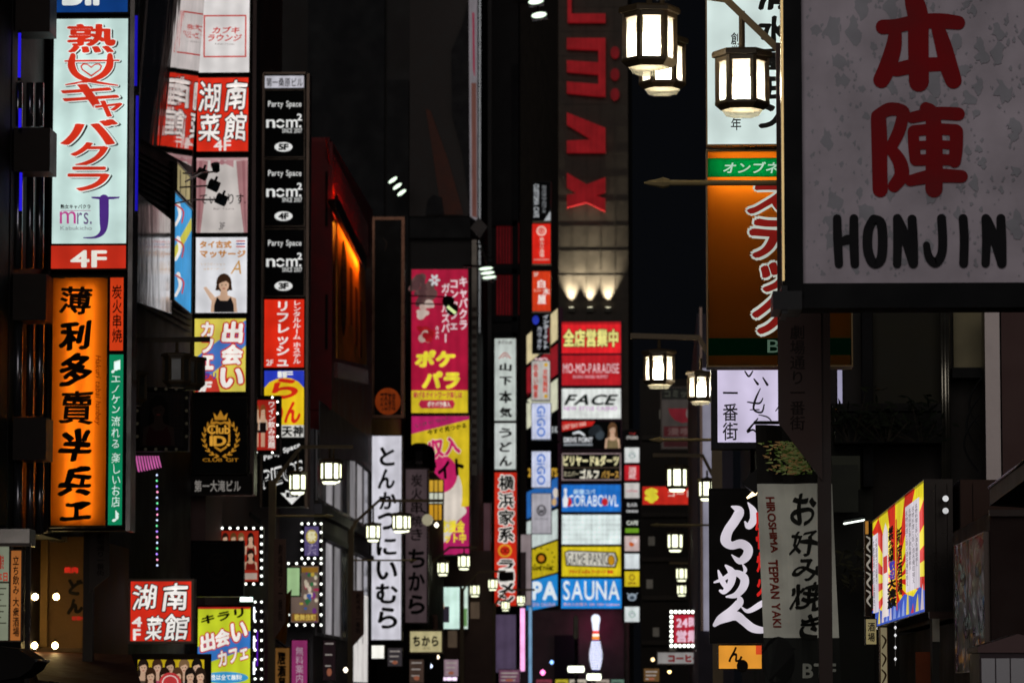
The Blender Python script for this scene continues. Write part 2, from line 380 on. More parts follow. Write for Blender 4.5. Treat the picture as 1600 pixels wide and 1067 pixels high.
child(o, 'added_shield', quadX([(525, 301), (572.5, 400), (572.5, 424), (525, 326)], -8.2, .03), mat('#2c0f0a', 'paint'), L)  # plate added to hide the strip lamps and shape their wash
child(o, 'uplight', quadX([(526.5, 304), (571.5, 402), (571.5, 405), (526.5, 307)], -8.26, .04), mat('#ff3a28', 'lamp', 8, None, True), L)
child(o, 'trim', quadX([(527, 566), (575, 578), (576, 600), (527, 590)], -8.42, .08), mat('#6a1612', 'gloss'), L)
child(o, 'red_column', quadY(480, 222, 519, 640, 98.4, .09), mat('#7a1016', 'paint'), L)
for y in (268, 460): child(o, 'slot', quadY(508, y, 512, y+85, 98.3, .09), mat('#1c0608', 'dull'), L)
child(o, 'grey_panel', quadX([(500, 626), (575, 682), (576, 722), (500, 716)], -8.47, .03), mat('#4c484a', 'metal', rough=.4), L)
s = Sign('wood_plaque', 'tall oval wooden plaque on the orange recess of the red building', (532, 372, 542, 528), Y_of(532, -8.36), Y_of(542, -8.36), 'plaque', frame=None)
s.ell(537, 450, 4.8, 76, '#24100a', 0, name='board'); s.text('地鶏炭火', (534, 395, 540, 505), '#8a5520', 0, v=True); s.end()
# darker blocks beyond
o, L = building('brown_building', 'dark brown building behind the white tonkatsu sign', -14, -9.65, 114, 146, at(590, 330, 114).z, '#3b2c29')
for y in (700, 800, 900): child(o, 'ledge', MB().box((-9.65, 114.1, at(600, y, 114).z), (-9.5, 145.9, at(600, y, 114).z+.2)), mat('#4a3b36', 'wall'), L)
o, L = building('tower_block', 'tall dark block with a big unlit billboard high on its front', -20, -7.3, 148.8, 190, 56, '#211e1d')
B = lambda a: child(o, 'billboard', a, mat('#2e2927', 'dull'), L)
B(quadY(640, -60, 733, 338, 148.6, .15))
child(o, 'lower_wall', quadY(560, 860, 769, 1100, 148.4, .25), mat('#5a4640', 'wall'), L)
for x, y in ((600, 890), (640, 890), (700, 985), (735, 940), (660, 1000)): child(o, 'window', quadY(x, y, x+14, y+26, 148.3, .09), mat('#7a6654', 'lit', .35), L)
child(o, 'girder', quadY(640, 340, 735, 372, 148.4, .3), mat('#0d0c0d', 'wall'), L)
child(o, 'dark_slab', quadY(480, -60, 600, 700, 148.5, .2), mat('#0b0b0e', 'wall'), L)  # near-black flat slabs standing just in front of the wall
child(o, 'dark_slab', quadY(604, 125, 638, 700, 148.5, .2), mat('#0e0d0f', 'wall'), L)
bl = MB(); p = [(665, 170), (672, 172), (700, 250), (724, 335), (690, 335), (676, 240)]
bl.prism([(at(x, y, 148.4).x, at(x, y, 148.4).z) for x, y in p], 148.52, 148.56)
child(o, 'faded_picture', bl, mat('#4a2b22', 'dull'), L)
bl = MB().prism([(at(x, y, 148.4).x, at(x, y, 148.4).z) for x, y in [(668, 312), (676, 304), (690, 308), (694, 335), (664, 335)]], 148.48, 148.5)
bl.prism([(at(x, y, 148.4).x, at(x, y, 148.4).z) for x, y in [(705, 80), (722, 40), (732, 0), (733, 320), (722, 240), (706, 180)]], 148.44, 148.47)
child(o, 'faded_picture', bl, mat('#0f0d0f', 'dull'), L)
o, L = building('slatted_building', 'dark building with dim red window slats behind the white udon sign', -10, -5.98, 164, 166, 60, '#232021')
for y0, y1 in ((348, 412), (430, 492)):
    for i in range(8): child(o, 'red_slat', quadY(776+i*4.6, y0, 778.6+i*4.6, y1, 163.9, .06), mat('#7a1018', 'lit', .35), L)
child(o, 'column', quadY(762, -40, 768, 700, 163.7, .25), mat('#4a4747', 'wall'), L)
child(o, 'column', quadY(800, 100, 810, 1000, 163.8, .15), mat('#121114', 'wall'), L)
for y in (345, 420, 495, 520): child(o, 'beam', quadY(768, y, 808, y+8, 163.8, .12), mat('#17161a', 'wall'), L)
# the big corner building with the red rotated letters
YH = 240
W0, W1 = at(873, 533, YH).x, at(982, 533, YH).x
o = empty('corner_building', 'tall dark corner building with big red letters and stacked lit signs', 'building', (W0, YH, 0))
wl = at(806, 533, 268)
bm = MB(); base = [(W0, YH), (W1, YH), (W1, YH+40), (wl.x, YH+40), (wl.x, 268)]
vs = [(x-W0, y-YH, z) for z in (0, 70) for x, y in base]
bm.raw(vs, [(4, 3, 2, 1, 0), (5, 6, 7, 8, 9)] + [(i, (i+1) % 5, (i+1) % 5+5, i+5) for i in range(5)]); bm.build('wall', mat('#4e463e', 'wall', rough=.6), o)
ln = MB()
for i in range(34):
    z = 3 + i*1.55; ln.box((.05, -.02, z), (W1-W0-.05, -.004, z+.05))
for i in range(1, 5): ln.box(((W1-W0)*i/5, -.035, 0), ((W1-W0)*i/5+.04, -.024, 56))
ln.build('panel_joint', mat('#443d36', 'dull'), o)
def hx(px, py): P = at(px, py, YH); return P.x-W0, P.z
def letter(polys):
    m = MB()
    for i, pg in enumerate(polys): m.prism([hx(*p) for p in pg], -.55-i*.01, -.05)
    return m.build('letter', mat('#b81f26', 'lit', .36), o)
letter([[(887, -20), (893, -20), (893, 24), (946, 24), (946, 37), (887, 37)], [(893, -40), (946, -40), (946, -30), (893, -30)]])
letter([[(935, 62), (946, 62), (946, 152), (935, 152)], [(886, 62), (934.9, 62), (934.9, 80), (886, 78)], [(886, 97), (934.9, 100), (934.9, 118), (886, 114)], [(886, 130), (934.9, 134), (934.9, 152), (886, 147)]])
letter([[(886, 178), (946, 202), (946, 240), (886, 240), (886, 222), (925, 220), (886, 196)]])
letter([[(886, 272), (917, 290), (946, 279), (946, 302), (930, 307), (946, 312), (946, 332), (917, 318), (886, 326), (886, 306), (902, 304), (886, 294)]])
for y in (84, 118, 149):
    m = MB(); m.prism([hx(961+7*math.cos(t), y+9*math.sin(t)) for t in [2*math.pi*k/16 for k in range(16)]], -.5, -.05); m.build('red_dot', mat('#8e1a20', 'lit', .38), o)
for px in (893, 922, 950):
    P = at(px, 484, YH); f = empty('wall_spotlight', {893: 'leftmost uplight shining on the wall above the red sign', 922: 'middle uplight of three shining on the wall above the red sign', 950: 'rightmost uplight shining on the wall above the red sign'}[px], 'spotlight', (P.x, YH-.34, P.z), group='uplights on the corner building wall')
    MB().box((-.2, -.12, -.15), (.2, .12, .1)).box((-.05, .12, -.1), (.05, .335, 0)).build('housing', mat('#26241f', 'metal'), f)
    MB().box((-.15, -.1, .1), (.15, .1, .12)).build('lens', mat('#fff6d0', 'lamp', 3), f)
    ld = bpy.data.lights.new('beam', 'SPOT'); ld.energy = 4800; ld.color = (1, .95, .72); ld.spot_size = R(58); ld.spot_blend = 1; ld.shadow_soft_size = .08
    lo = bpy.data.objects.new('beam', ld); C.objects.link(lo); lo.parent = f; lo.location = (0, .02, .16); lo.rotation_euler = (R(180-5), 0, 0)
# right side blocks
o, L = building('far_block', 'dark far block behind the right hand lanterns', -0.72, 2.2, 152, 230, at(1050, 592, 152).z, '#2b2622')
for y in (680, 800, 870, 930, 1000): child(o, 'ledge', quadY(1003, y, 1098, y+7, 151.8, .2), mat('#3a342f', 'wall'), L)
for i, (x, y) in enumerate(((1013, 838), (1010, 905), (1020, 980), (1046, 1006), (1030, 640))): child(o, 'window', quadY(x, y, x+10, y+14, 151.9, .1), mat('#6d675e', 'lit', .3), L)
o, L = building('white_pillar_building', 'narrow building edge washed white behind the black ramen sign', 1.0, 1.9, 98, 130, at(1100, 490, 98).z, '#5b5560')
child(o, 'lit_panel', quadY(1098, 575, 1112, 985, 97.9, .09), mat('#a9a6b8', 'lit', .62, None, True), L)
child(o, 'bronze_edge', quadY(1094, 480, 1098, 985, 97.85, .14), mat('#6b5a52', 'metal'), L)
# near right building
o, L = building('shop_building', 'dim shop building with dark windows behind the wooden lamp plate', 2.05, 12, 52, 96, 14, '#25211d')
child(o, 'curtain_window', quadY(1364, 484, 1470, 634, 51.9, .09), mat('#2c291f', 'dull'), L)
child(o, 'curtain_window', quadY(1490, 484, 1540, 584, 51.9, .09), mat('#7d745a', 'dull'), L)
child(o, 'dark_window', quadY(1300, 690, 1365, 1067, 51.9, .09), mat('#2a2a24', 'dull'), L)
child(o, 'beam', quadY(1348, 484, 1364, 760, 51.6, .35), mat('#100f10', 'wall'), L)
child(o, 'beam', quadY(1300, 630, 1470, 642, 51.4, .5), mat('#191613', 'wall'), L)
child(o, 'beam', quadY(1488, 574, 1545, 590, 51.5, .4), mat('#0e0d0d', 'wall'), L)
child(o, 'planter', quadY(1305, 645, 1472, 692, 51.2, .6), mat('#15130f', 'wall'), L)
child(o, 'cabinet', quadY(1300, 712, 1344, 765, 51.2, .6), mat('#4a4c40', 'dull'), L)
child(o, 'cabinet', quadY(1300, 726, 1341, 800, 51.0, .18), mat('#3c3e36', 'dull'), L)
child(o, 'lit_slit', quadY(1309, 578, 1316, 630, 51.8, .08), mat('#b8b4d4', 'lit', .8), L)
child(o, 'column', quadY(1540, 484, 1563, 775, 50.9, .5), mat('#6e6664', 'metal', rough=.32), L)
child(o, 'wall_cladding', quadY(1566, 484, 1640, 800, 50.8, .6), mat('#3e2e2c', 'metal', rough=.5), L)
for px, r in ((1471, .03), (1476, .045), (1480, .03)):
    a, b = at(px, 760, 51.5), at(px, 470, 51.5); a.x = b.x; child(o, 'pipe', MB().tube([a, b], r, 8), mat('#8a8578', 'metal', rough=.25), L, True)
for j in range(3):
    pts = [at(1536 - 4*j - 22*math.sin(t/8*math.pi), 588 + j*30 + t*11, 51.4) for t in range(9)]
    child(o, 'cable', MB().tube(pts, .015, 5), mat('#0c0b0b', 'dull'), L)
# plants on the planter ledge
for i, (px, py, nn, c, lab) in enumerate(((1330, 690, 60, '#20261a', 'small dark leafy plant at the left end of the planter ledge'), (1385, 690, 80, '#262b1e', 'wide dark leafy plant in the middle of the planter ledge'), (1440, 690, 60, '#1b2017', 'dark leafy plant at the right end of the planter ledge'),
                                           (1338, 925, 70, '#4c4a38', 'pale dried flowers on the dark wall left of the yellow screen'))):
    P = at(px, py, 50.9); pl = empty('potted_plant', lab, 'plant', P); m = MB(); st = MB()
    for k in range(nn):
        q = Vector((rnd.gauss(0, .2), rnd.gauss(0, .05), abs(rnd.gauss(.28, .16)))); d = Vector((rnd.uniform(-1, 1), rnd.uniform(-1, 1), rnd.uniform(-.3, 1))).normalized()*.09; e = d.orthogonal().normalized()*.028
        m.raw([q-d, q+e, q+d, q-e], [(0, 1, 2, 3)])
        if k % 6 == 0: st.tube([(q.x*.2, 0, 0), (q.x*.6, q.y*.5, q.z*.5), tuple(q)], .006, 4)
    m.build('foliage', mat(c, 'dull'), pl); st.build('stem', mat('#2a2318', 'dull'), pl)
#PART3
# ------------------------------------------------------------------ street lamps with hexagonal lanterns
BR = '#6e5c42'
hexa = lambda r, z: [(r*math.cos(R(60*k)), r*math.sin(R(60*k)), z) for k in range(6)]
def lantern_meshes():
    fr = MB(); H = 1.0
    fr.lathe([(.31, .09), (.32, .09), (.405, .165), (.405, .21), (.385, .21), (.34, .17), (.31, .1), (.31, .09)], n=6, caps=False)
    for k in range(6):
        a, b = R(60*k), R(60*(k+1)); c = (.385*math.cos(a), .385*math.sin(a))
        m = Matrix.Rotation(a, 3, 'Z')
        q = [m @ Vector((x, y, z)) for z in (.19, .87) for x, y in ((.335, -.045), (.40, -.028), (.40, .028), (.335, .045))]
        fr.raw(q, [(3, 2, 1, 0), (4, 5, 6, 7), (0, 1, 5, 4), (1, 2, 6, 5), (2, 3, 7, 6), (3, 0, 4, 7)])
    fr.lathe([(.345, .80), (.392, .80), (.392, .87), (.345, .87)], n=6)
    gl = MB().lathe([(.35, .19), (.355, .5), (.35, .81)], n=6); gl.lathe([(.24, .0), (.305, .095)], n=6)
    cp = MB().lathe([(.40, .865), (.445, .875), (.45, .93), (.43, .965), (.12, 1.0), (.05, 1.03)], n=6)
    return fr, gl, cp
_f, _g, _c = lantern_meshes()
LM = {}
def frosted():                 # frosted glass: part clear, part scattering the bulb inside it
    m = bpy.data.materials.new('frosted_glass'); m.use_nodes = True; n = m.node_tree.nodes; L = m.node_tree.links; n.remove(n['Principled BSDF'])
    a, b, c = n.new('ShaderNodeBsdfTransparent'), n.new('ShaderNodeBsdfTranslucent'), n.new('ShaderNodeMixShader')
    b.inputs[0].default_value = (.12, .116, .1, 1); a.inputs[0].default_value = (1, .98, .9, 1); c.inputs[0].default_value = .55
    L.new(a.outputs[0], c.inputs[1]); L.new(b.outputs[0], c.inputs[2]); L.new(c.outputs[0], n['Material Output'].inputs[0]); return m
BULB = None
def lantern(parent, px, yt, yb, Y, L, lit=14, cfr=BR, drop=None):
    P = at(px, yb, Y); h = (yb - yt) / F * Y
    if not LM:
        LM['f'] = _f.build('lantern', mat('#4a3d2c', 'paint')); LM['c'] = _c.build('lantern_cap', mat('#4a3d2c', 'paint'))
        a = LM['f']; LM['g'] = {}
        LM['fm'], LM['cm'] = a.data, LM['c'].data
        bpy.data.objects.remove(LM['f']); bpy.data.objects.remove(LM['c'])
    if lit not in LM['g']:
        q = MB(); q.v, q.f = _g.v, _g.f; ob = q.build('lantern_glass', mat('#eff2cc', 'lamp', lit*.32, None, True) if lit > 0 else frosted() if lit < 0 else mat('#3a3a35', 'glass', rough=.3)); LM['g'][lit] = ob.data; bpy.data.objects.remove(ob)
    f = bpy.data.objects.new('lantern', LM['fm']); C.objects.link(f); f.parent = parent; f.location = P + L; f.scale = (h, h, h); f.rotation_euler = (0, 0, R(rnd.uniform(-7, 7)))
    for n, me in (('lantern_glass', LM['g'][lit]), ('lantern_cap', LM['cm'])):
        q = bpy.data.objects.new(n, me); C.objects.link(q); q.parent = f
    if lit < 0:
        global BULB
        if BULB is None:
            ob = MB().lathe([(.05, .22), (.14, .25), (.16, .40), (.13, .56), (.05, .62)], n=14).build('bulb', mat('#fff8e6', 'lamp', 170, None, True)); BULB = ob.data; bpy.data.objects.remove(ob)
        q = bpy.data.objects.new('bulb', BULB); C.objects.link(q); q.parent = f
    T = f.location + Vector((0, 0, h*1.02)); ys = (at(px, drop, Y) + L).z
    MB().tube([T, (T.x, T.y, max(ys, T.z+.03))], h*.045, 8).build('hanger', mat('#4a3d2c', 'paint'), parent)
def street_lamp(label, pole, Y, arm, lans, rod=None, plate=None, trect=None, lit=14, r=.075, top=None, group='street lamps along the street', ptext=True, dark=False, colr=None):
    P = at(pole, 900, Y); P.z = 0; o = empty('street_lamp', label, 'street lamp', P, group=group); L = -P
    cc = colr or BR if not dark else '#3c3228'; am = mat(cc, 'paint')
    zt = (at(pole, top, Y)).z
    MB().box((-r, -r, 0), (r, r, zt)).box((-r*1.6, -r*1.6, 0), (r*1.6, r*1.6, .5)).build('pole', am, o)
    k = r*.75
    for i, pl in enumerate(arm):
        dY = i*.9
        pts = [at(x, y, Y) + L + Vector((0, dY, 0)) for x, y in pl]
        m = MB().tube(pts, k, 4)
        m.build('arm', mat(BR, 'paint') if not dark else am, o)
    for px, yt, yb, dy, dr in lans: lantern(o, px, yt, yb, Y+dy, L, lit, drop=dr)
    if rod:
        a, b = at(rod[0], rod[2], Y)+L, at(rod[1], rod[2], Y)+L; sg = 1 if a.x < b.x else -1; e = .05
        m = MB().tube([a, b], .022, 8); q = a - (b-a).normalized()*.2
        m.tube([a, a-(b-a).normalized()*.05, a-(b-a).normalized()*.1, a-(b-a).normalized()*.16, q], [.03, .045, .03, .02, .006], 8); m.build('banner_rod', mat('#8d7c58', 'paint', rough=.3), o)
    if plate:
        x0, y0, x1, y1, ch = plate
        a, b = at(x0, y0, Y), at(x1, y1, Y); zc = at(x1, ch, Y).z
        m = MB().prism([(a.x+L.x, b.z), (a.x+L.x, a.z), (b.x+L.x, a.z), (b.x+L.x, zc)] if (x1-pole)*(pole-x0) or 1 else [], -r-.05, -r-.01)
        p = m.build('name_plate', mat(('#38211a' if colr else '#6a4a3c') if not dark else '#4a3c34', 'paint'), o)
        if ptext:
            s = Sign.__new__(Sign); s.P0 = at(x0, y0, Y-r-.052); s.u = Vector((1, 0, 0)); s.n = Vector((0, -1, 0)); s.O = P + Vector((0, -r-.052, 0)); s.step = .001; s.k = 0; s.parts = {}; s.root = p; s.ppm = F/Y
            # lettering is a sub-part of the plate: same origin as the lamp
            xm = (x0+x1)/2; wd = abs(x1-x0)*.2
            s.text('劇場通り一番街', trect or (xm-wd, y0+(ch-y0)*.06, xm+wd, y0+(ch-y0)*.98), '#1c100c', 0, v=True, b=.012)
            s.end()
            for q in p.children:
                for vv in q.data.vertices: vv.co.y += -r-.052
    return o
street_lamp('nearest bronze street lamp with three lanterns and a long brown name plate', 1289, 30, [[(1217, 78), (1135, 0), (1100, -6), (960, -6)]],
    [(1160, 75, 182, 0, 18), (1015, 6, 116, -.1, -6), (1035, 55, 148, 3.2, -6)], (1046, 1222, 286), (1279, 70, 1216, 752, 662), trect=(1234, 508, 1258, 672), top=60, r=.052, lit=-1, colr='#2c1912')
street_lamp('bronze lamp whose single clear lantern glows left of the orange sign', 1121, 56, [[(1121, 575), (1092, 528), (985, 525)]],
    [(1030, 545, 607, 0, 526), (1095, 579, 632, .1, 560)], (1036, 1121, 687), None, top=550, lit=-1)
street_lamp('third lamp on the right, lit above the red dollar banner', 1121, 85, [[(1121, 757), (1098, 712), (1020, 711)]],
    [(1058, 725, 768, 0, 711), (1105, 746, 782, .1, 735)], (1030, 1121, 820), None, top=735, lit=8)
street_lamp('fourth lamp on the right, at the height of the ramen sign middle', 1119, 118, [[(1119, 860), (1096, 822), (1030, 820)]],
    [(1055, 829, 862, 0, 820), (1093, 842, 874, .1, 838)], None, None, top=836, lit=7)
street_lamp('farthest small lamp on the right, above the 24 hour sign', 1117, 146, [[(1117, 905), (1094, 880), (1046, 879)]],
    [(1065, 884, 908, 0, 880), (1065, 911, 931, 4, 907), (1089, 897, 918, .1, 892)], None, None, top=892, lit=6)
street_lamp('unlit bronze lamp on the near left, behind the orange sign tower', 139, 57.5, [[(139, 600), (175, 532), (328, 530)]],
    [(276, 550, 606, 0, 531), (299, 556, 610, 2.0, 531), (207, 578, 634, 0, 531)], None, (142, 828, 172, 925, 900), lit=0, top=590, dark=True)
street_lamp('lit lamp in front of the windows, plate facing right', 425, 82, [[(425, 762), (436, 742), (470, 698), (552, 698)]],
    [(515, 716, 756, 0, 699), (465, 735, 772, 0, 706), (521, 718, 754, 1.2, 699)], (508, 430, 806), (429, 842, 447, 1000, 972), top=750, lit=9)
street_lamp('lit lamp overlapping the white tonkatsu sign', 548, 104, [[(548, 832), (556, 815), (592, 782), (692, 782)]],
    [(625, 800, 832, 0, 782), (583, 816, 846, 0, 792), (631, 801, 831, 1.5, 782)], (640, 552, 875), (550, 922, 569, 1012, 990), top=822, lit=8)
street_lamp('small lit lamp below the pink and yellow billboard', 667, 136, [[(667, 892), (673, 880), (702, 855), (745, 855)]],
    [(725, 864, 890, 0, 856), (692, 875, 899, 0, 866)], None, (668, 960, 684, 1022, 1008), top=885, lit=7)
street_lamp('small lit lamp left of the red ramen sign foot', 722, 147, [[(722, 925), (728, 914), (748, 893), (790, 892)]],
    [(770, 902, 922, 0, 893), (742, 911, 932, 0, 900)], None, None, top=918, lit=6)
street_lamp('farthest left lamp, glowing beside the foot of the red ramen sign', 772, 157, [[(772, 948), (778, 938), (792, 921), (836, 921)]],
    [(814, 928, 945, 0, 921), (790, 937, 954, 0, 925)], None, None, top=942, lit=6)
#PART4
# ------------------------------------------------------------------ near left sign tower
YA = 55
t = empty('sign_tower', 'dark steel tower that carries the white, red and orange signs', 'sign tower', (at(140, 830, YA).x, YA+.3, at(140, 830, YA).z)); L = -Vector(t.location)
child(t, 'back_board', quadY(79, -40, 204, 829, YA+.26, .3), mat('#171412', 'metal', rough=.5), L)
child(t, 'side_post', quadY(200, -40, 207, 829, YA-.02, .55), mat('#8a8482', 'metal', rough=.22), L)
child(t, 'side_post', quadY(76, -40, 79, 829, YA-.02, .55), mat('#2c2725', 'metal', rough=.4), L)
child(t, 'bracket', quadY(30, 30, 76, 40, YA+.2, .2), mat('#201c1a', 'metal'), L); child(t, 'bracket', quadY(30, 424, 76, 434, YA+.2, .2), mat('#201c1a', 'metal'), L); child(t, 'bracket', quadY(30, 822, 76, 832, YA+.2, .2), mat('#201c1a', 'metal'), L)
s = Sign('light_box_sign', 'blue sign reading B1F cut by the top edge of the photo', (84, -32, 200, 20), YA); s.panel('#0d3f86', .9)
s.text('B1F', (97, -38, 172, 9), '#eef4f0', b=.03); s.end()
s = Sign('light_box_sign', 'tall pale cyan sign with red vertical characters and a purple J', (83, 30, 199, 381), YA); s.panel('#cfeae4', 1.0)
RED = '#d8331c'
def tri(t, r, **k): s.text(t, r, RED, b=.035, nib=(.55, 0), off=('#1c1614', .01, .045, -.035, 0), out=('#e8f4ee', .028), **k)
tri('熟', (105, 37, 181, 84)); 
def tri2(ps, wd):
    for cc, dx, ex in (('#1c1614', 1.8, 2.6), ('#e8f4ee', 0, 3.0), (RED, 0, 0)):
        for p in ps: s.stroke([(x+dx, y+dx*.7, q+ex) for x, y, q in p], cc, 0 if cc[1] == '1' else 1)
tri2([[(102, 96, 2.6), (140, 95.5, 3), (186, 95, 2.4)], [(114, 88, 9), (112, 104, 12), (122, 119, 9), (146, 128, 5), (184, 134, 2)], [(172, 88, 9), (171, 104, 12), (160, 118, 9), (138, 127, 5), (103, 133, 2)]], 0)
tri('キ', (95, 131, 187, 170), sh=-.1); tri('ャ', (148, 157, 192, 184)); tri('バ', (94, 186, 185, 228)); tri('ク', (110, 222, 170, 262)); tri('ラ', (106, 260, 172, 300))
# heart in the second character, purple J, small words
s.poly([(143, 121), (128, 110), (126, 104), (130, 100), (137, 100.5), (143, 105), (149, 100.5), (156, 100), (160, 104), (158, 110)], RED); s.poly([(143, 118), (130, 109), (128.5, 104.5), (131.5, 102), (137, 102.5), (143, 107.5), (149, 102.5), (154.5, 102), (157.5, 104.5), (156, 109)], '#d9f0ea')
PU = '#4a2a7c'
s.stroke([(163, 312, 15), (163, 345, 14), (161, 362, 9), (150, 371, 4), (131, 372, 1.5)], PU).poly([(143, 308), (188, 308), (186, 310.5), (176, 312), (154, 312), (144, 310.5)], PU)
s.text('熟女キャバクラ', (95, 320, 142, 327), '#26222a', 0, b=.03); s.rectp((96, 329.5, 142, 330.3), '#b05a90')
s.text('m', (94, 331, 119, 350), '#d0479a', .9); s.text('rs.', (121, 333, 144, 351), '#6d5a86', .9); s.text('Kabukicho', (95, 354, 144, 360), '#8a8f94', .8); s.end()
s = Sign('light_box_sign', 'red 4F sign between the pale cyan sign and the orange sign', (80, 384, 197, 420), YA); s.panel('#d0301c', .95)
s.text('4F', (110, 391, 167, 418), '#f4f0e4', b=.025); s.end()
# orange sign with real tubes behind a translucent face
s = Sign('light_box_sign', 'big orange sign with seven black brush characters running down', (81, 434, 167, 821), YA)
s.panel('#ffb450', 0, kind='trans')
tu = MB()
for px in (109, 137): a, b = s.pp(px, 811); c, d = s.pp(px, 446); tu.tube([(a, .105, b), (a, .105, d)], .012, 6)
s.parts[('frame', mat('#16140f', 'metal').name)][0].v = []; s.parts[('frame', mat('#16140f', 'metal').name)][0].f = []
m = s.parts[('frame', mat('#16140f', 'metal').name)][0]; a, b, c, d = s.loc(81, 434, 167, 821); e = 3/s.ppm
m.box((a-e, .17, b-e), (c+e, .2, d+e)); m.box((a-e, -.03, b-e), (a, .17, d+e)); m.box((c, -.03, b-e), (c+e, .17, d+e)); m.box((a, -.03, d), (c, .17, d+e)); m.box((a, -.03, b-e), (c, .17, b))
s.k = 3
for ch, y0, y1, x0, x1 in (('薄', 447, 492, 92, 145), ('利', 499, 549, 91, 144), ('多', 550, 605, 92, 145), ('賣', 610, 664, 91, 146), ('半', 668, 722, 90, 144), ('兵', 727, 776, 89, 144), ('ヱ', 782, 815, 93, 143)):
    s.text(ch, (x0, y0, x1, y1), '#140a06', 0, b=.028 if ch in '薄賣' else .055, nib=(.6, 30), jit=.05 if ch in '薄賣' else .13, sh=.06)
s.text('Hakuri tabai hanbey', (147, 555, 158, 664), '#b83312', 0, rot=90, sh=.25); s.end()
tu.build('tube', mat('#fff0d8', 'lamp', 46, None, True), s.root)
s = Sign('light_box_sign', 'narrow red sign with four black characters beside the orange sign', (172, 434, 193, 548), YA, lip=2); s.panel('#dc3f16', 1)
s.text('炭火串焼', (175, 445, 191, 535), '#1c0a08', 0, v=True, b=.01, jit=.04); s.end()
s = Sign('light_box_sign', 'narrow green sign with white handwriting and music notes', (170, 554, 192, 820), YA, lip=2); s.panel('#0a8a5c', .95)
s.text('♫', (174, 562, 188, 583), '#e8fff4', b=.01); s.text('エノケン', (174, 587, 188, 645), '#dcf4e8', v=True, jit=.1, b=.004); s.text('流れる', (174, 650, 188, 700), '#dcf4e8', v=True, jit=.1, b=.004)
s.text('楽しいお店', (174, 707, 188, 792), '#dcf4e8', v=True, jit=.1, b=.004); s.text('♪', (175, 797, 187, 815), '#e8fff4', b=.01); s.end()
# ------------------------------------------------------------------ second sign column
YB = 78
t = empty('sign_tower', 'slim dark frame of the column with the red restaurant sign', 'sign tower', (at(347, 770, YB).x, YB+.3, at(347, 770, YB).z)); L = -Vector(t.location)
child(t, 'back_board', quadY(303, -40, 392, 772, YB+.25, .3), mat('#1b1618', 'metal', rough=.5), L)
child(t, 'side_post', quadY(393, -40, 399, 772, YB-.03, .6), mat('#3f3432', 'metal', rough=.4), L)
s = Sign('light_box_sign', 'white sign with red italic katakana inside a thin red square', (309, -30, 390, 114), YB, lip=2); s.panel('#e9e4e2', .95)
s.box_line((318, 24, 385, 90), 2.2, '#c8352c'); s.text('カブキ', (331, 42, 374, 53), '#c22a22', sh=.25, b=.03); s.text('ラウンジ', (325, 54, 378, 65), '#c22a22', sh=.25, b=.03); s.text('Kabuki Lounge', (336, 68, 366, 71), '#6a5a58', .7); s.end()
s = Sign('light_box_sign', 'bright red sign with four white brush characters above 4F, in the second column', (308, 122, 388, 237), YB, lip=2); s.panel('#e2301c', 1)
for ch, r in (('湖', (310, 127, 346, 176)), ('南', (351, 125, 387, 174)), ('菜', (310, 178, 346, 221)), ('館', (349, 174, 386, 221))):
    s.text(ch, r, '#fbf3ee', b=.022, nib=(.5, 40), jit=.085, sh=.1, out=('#4a120c', .035, 0))
s.text('4F', (334, 219, 361, 236), '#f6eae4', b=.02); s.end()
s = Sign('light_box_sign', 'pink curtained sign with dark hiragana partly behind spotlights', (307, 247, 387, 364), YB, lip=2); s.panel('#d8cfca', .85)
for sg in (-1, 1):
    cx = 347; s.poly([(cx+sg*40, 250), (cx+sg*22, 252), (cx+sg*26, 300), (cx+sg*31, 340), (cx+sg*34, 364), (cx+sg*40, 364)], '#b88486', .8)
    s.poly([(cx+sg*36, 252), (cx+sg*31, 252), (cx+sg*34, 330), (cx+sg*37, 364), (cx+sg*38, 364)], '#a26c70', .8)
    s.poly([(cx, 254), (cx+sg*18, 247), (cx+sg*18, 262)], '#c08c90', .85)
s.rectp((307, 247, 387, 251), '#c79ea0', .85); s.ell(347, 254, 4, 4, '#b57c82', .85)
s.text('てぃありす.', (312, 303, 384, 319), '#34262a', 0, b=.01, jit=.05); s.text('3F', (342, 348, 352, 359), '#5a4a4c', 0, sh=.2); s.text('Bar Tearis', (334, 325, 366, 328), '#8a7c7c', .7); s.end()
s = Sign('light_box_sign', 'white massage sign with orange letters and a smiling short haired woman', (306, 371, 386, 489), YB, lip=2); s.panel('#e8e8ec', .95)
s.text('タイ古式', (312, 376, 362, 388), '#d08a3c', .9, b=.05, jit=.04); s.text('マッサージ', (312, 391, 384, 403), '#d08a3c', .9, b=.05, jit=.04); s.text('A', (360, 407, 377, 428), '#d09a50', .9, sh=.3)
for i, cc in enumerate(('#c23a44', '#f4f4f4', '#2b3a8e', '#f4f4f4', '#c23a44')): s.rectp((369, 376+i*2.1, 383, 378.1+i*2.1), cc)
s.text('リラクゼーション', (314, 411, 352, 415), '#d8b080', .9); s.text('全身マッサージ', (318, 419, 352, 422), '#d8b080', .9)
s.woman(350, 428, 60, '#3a2415', '#141214', .85, wide=1.05, hl=4.3); s.poly([(330, 470), (318, 450), (322, 448), (336, 464)], '#e6c0a4', .85); s.end()
s = Sign('light_box_sign', 'yellow and blue striped cafe sign with big red outlined white letters, 1F at its foot', (304, 498, 384, 612), YB, lip=2); s.panel('#e0cf56', .95)
s.poly([(304, 560), (384, 500), (384, 540), (304, 606)], '#4a78c4', .95); s.poly([(304, 612), (304, 590), (318, 580), (338, 590), (344, 612)], '#c83a2c')
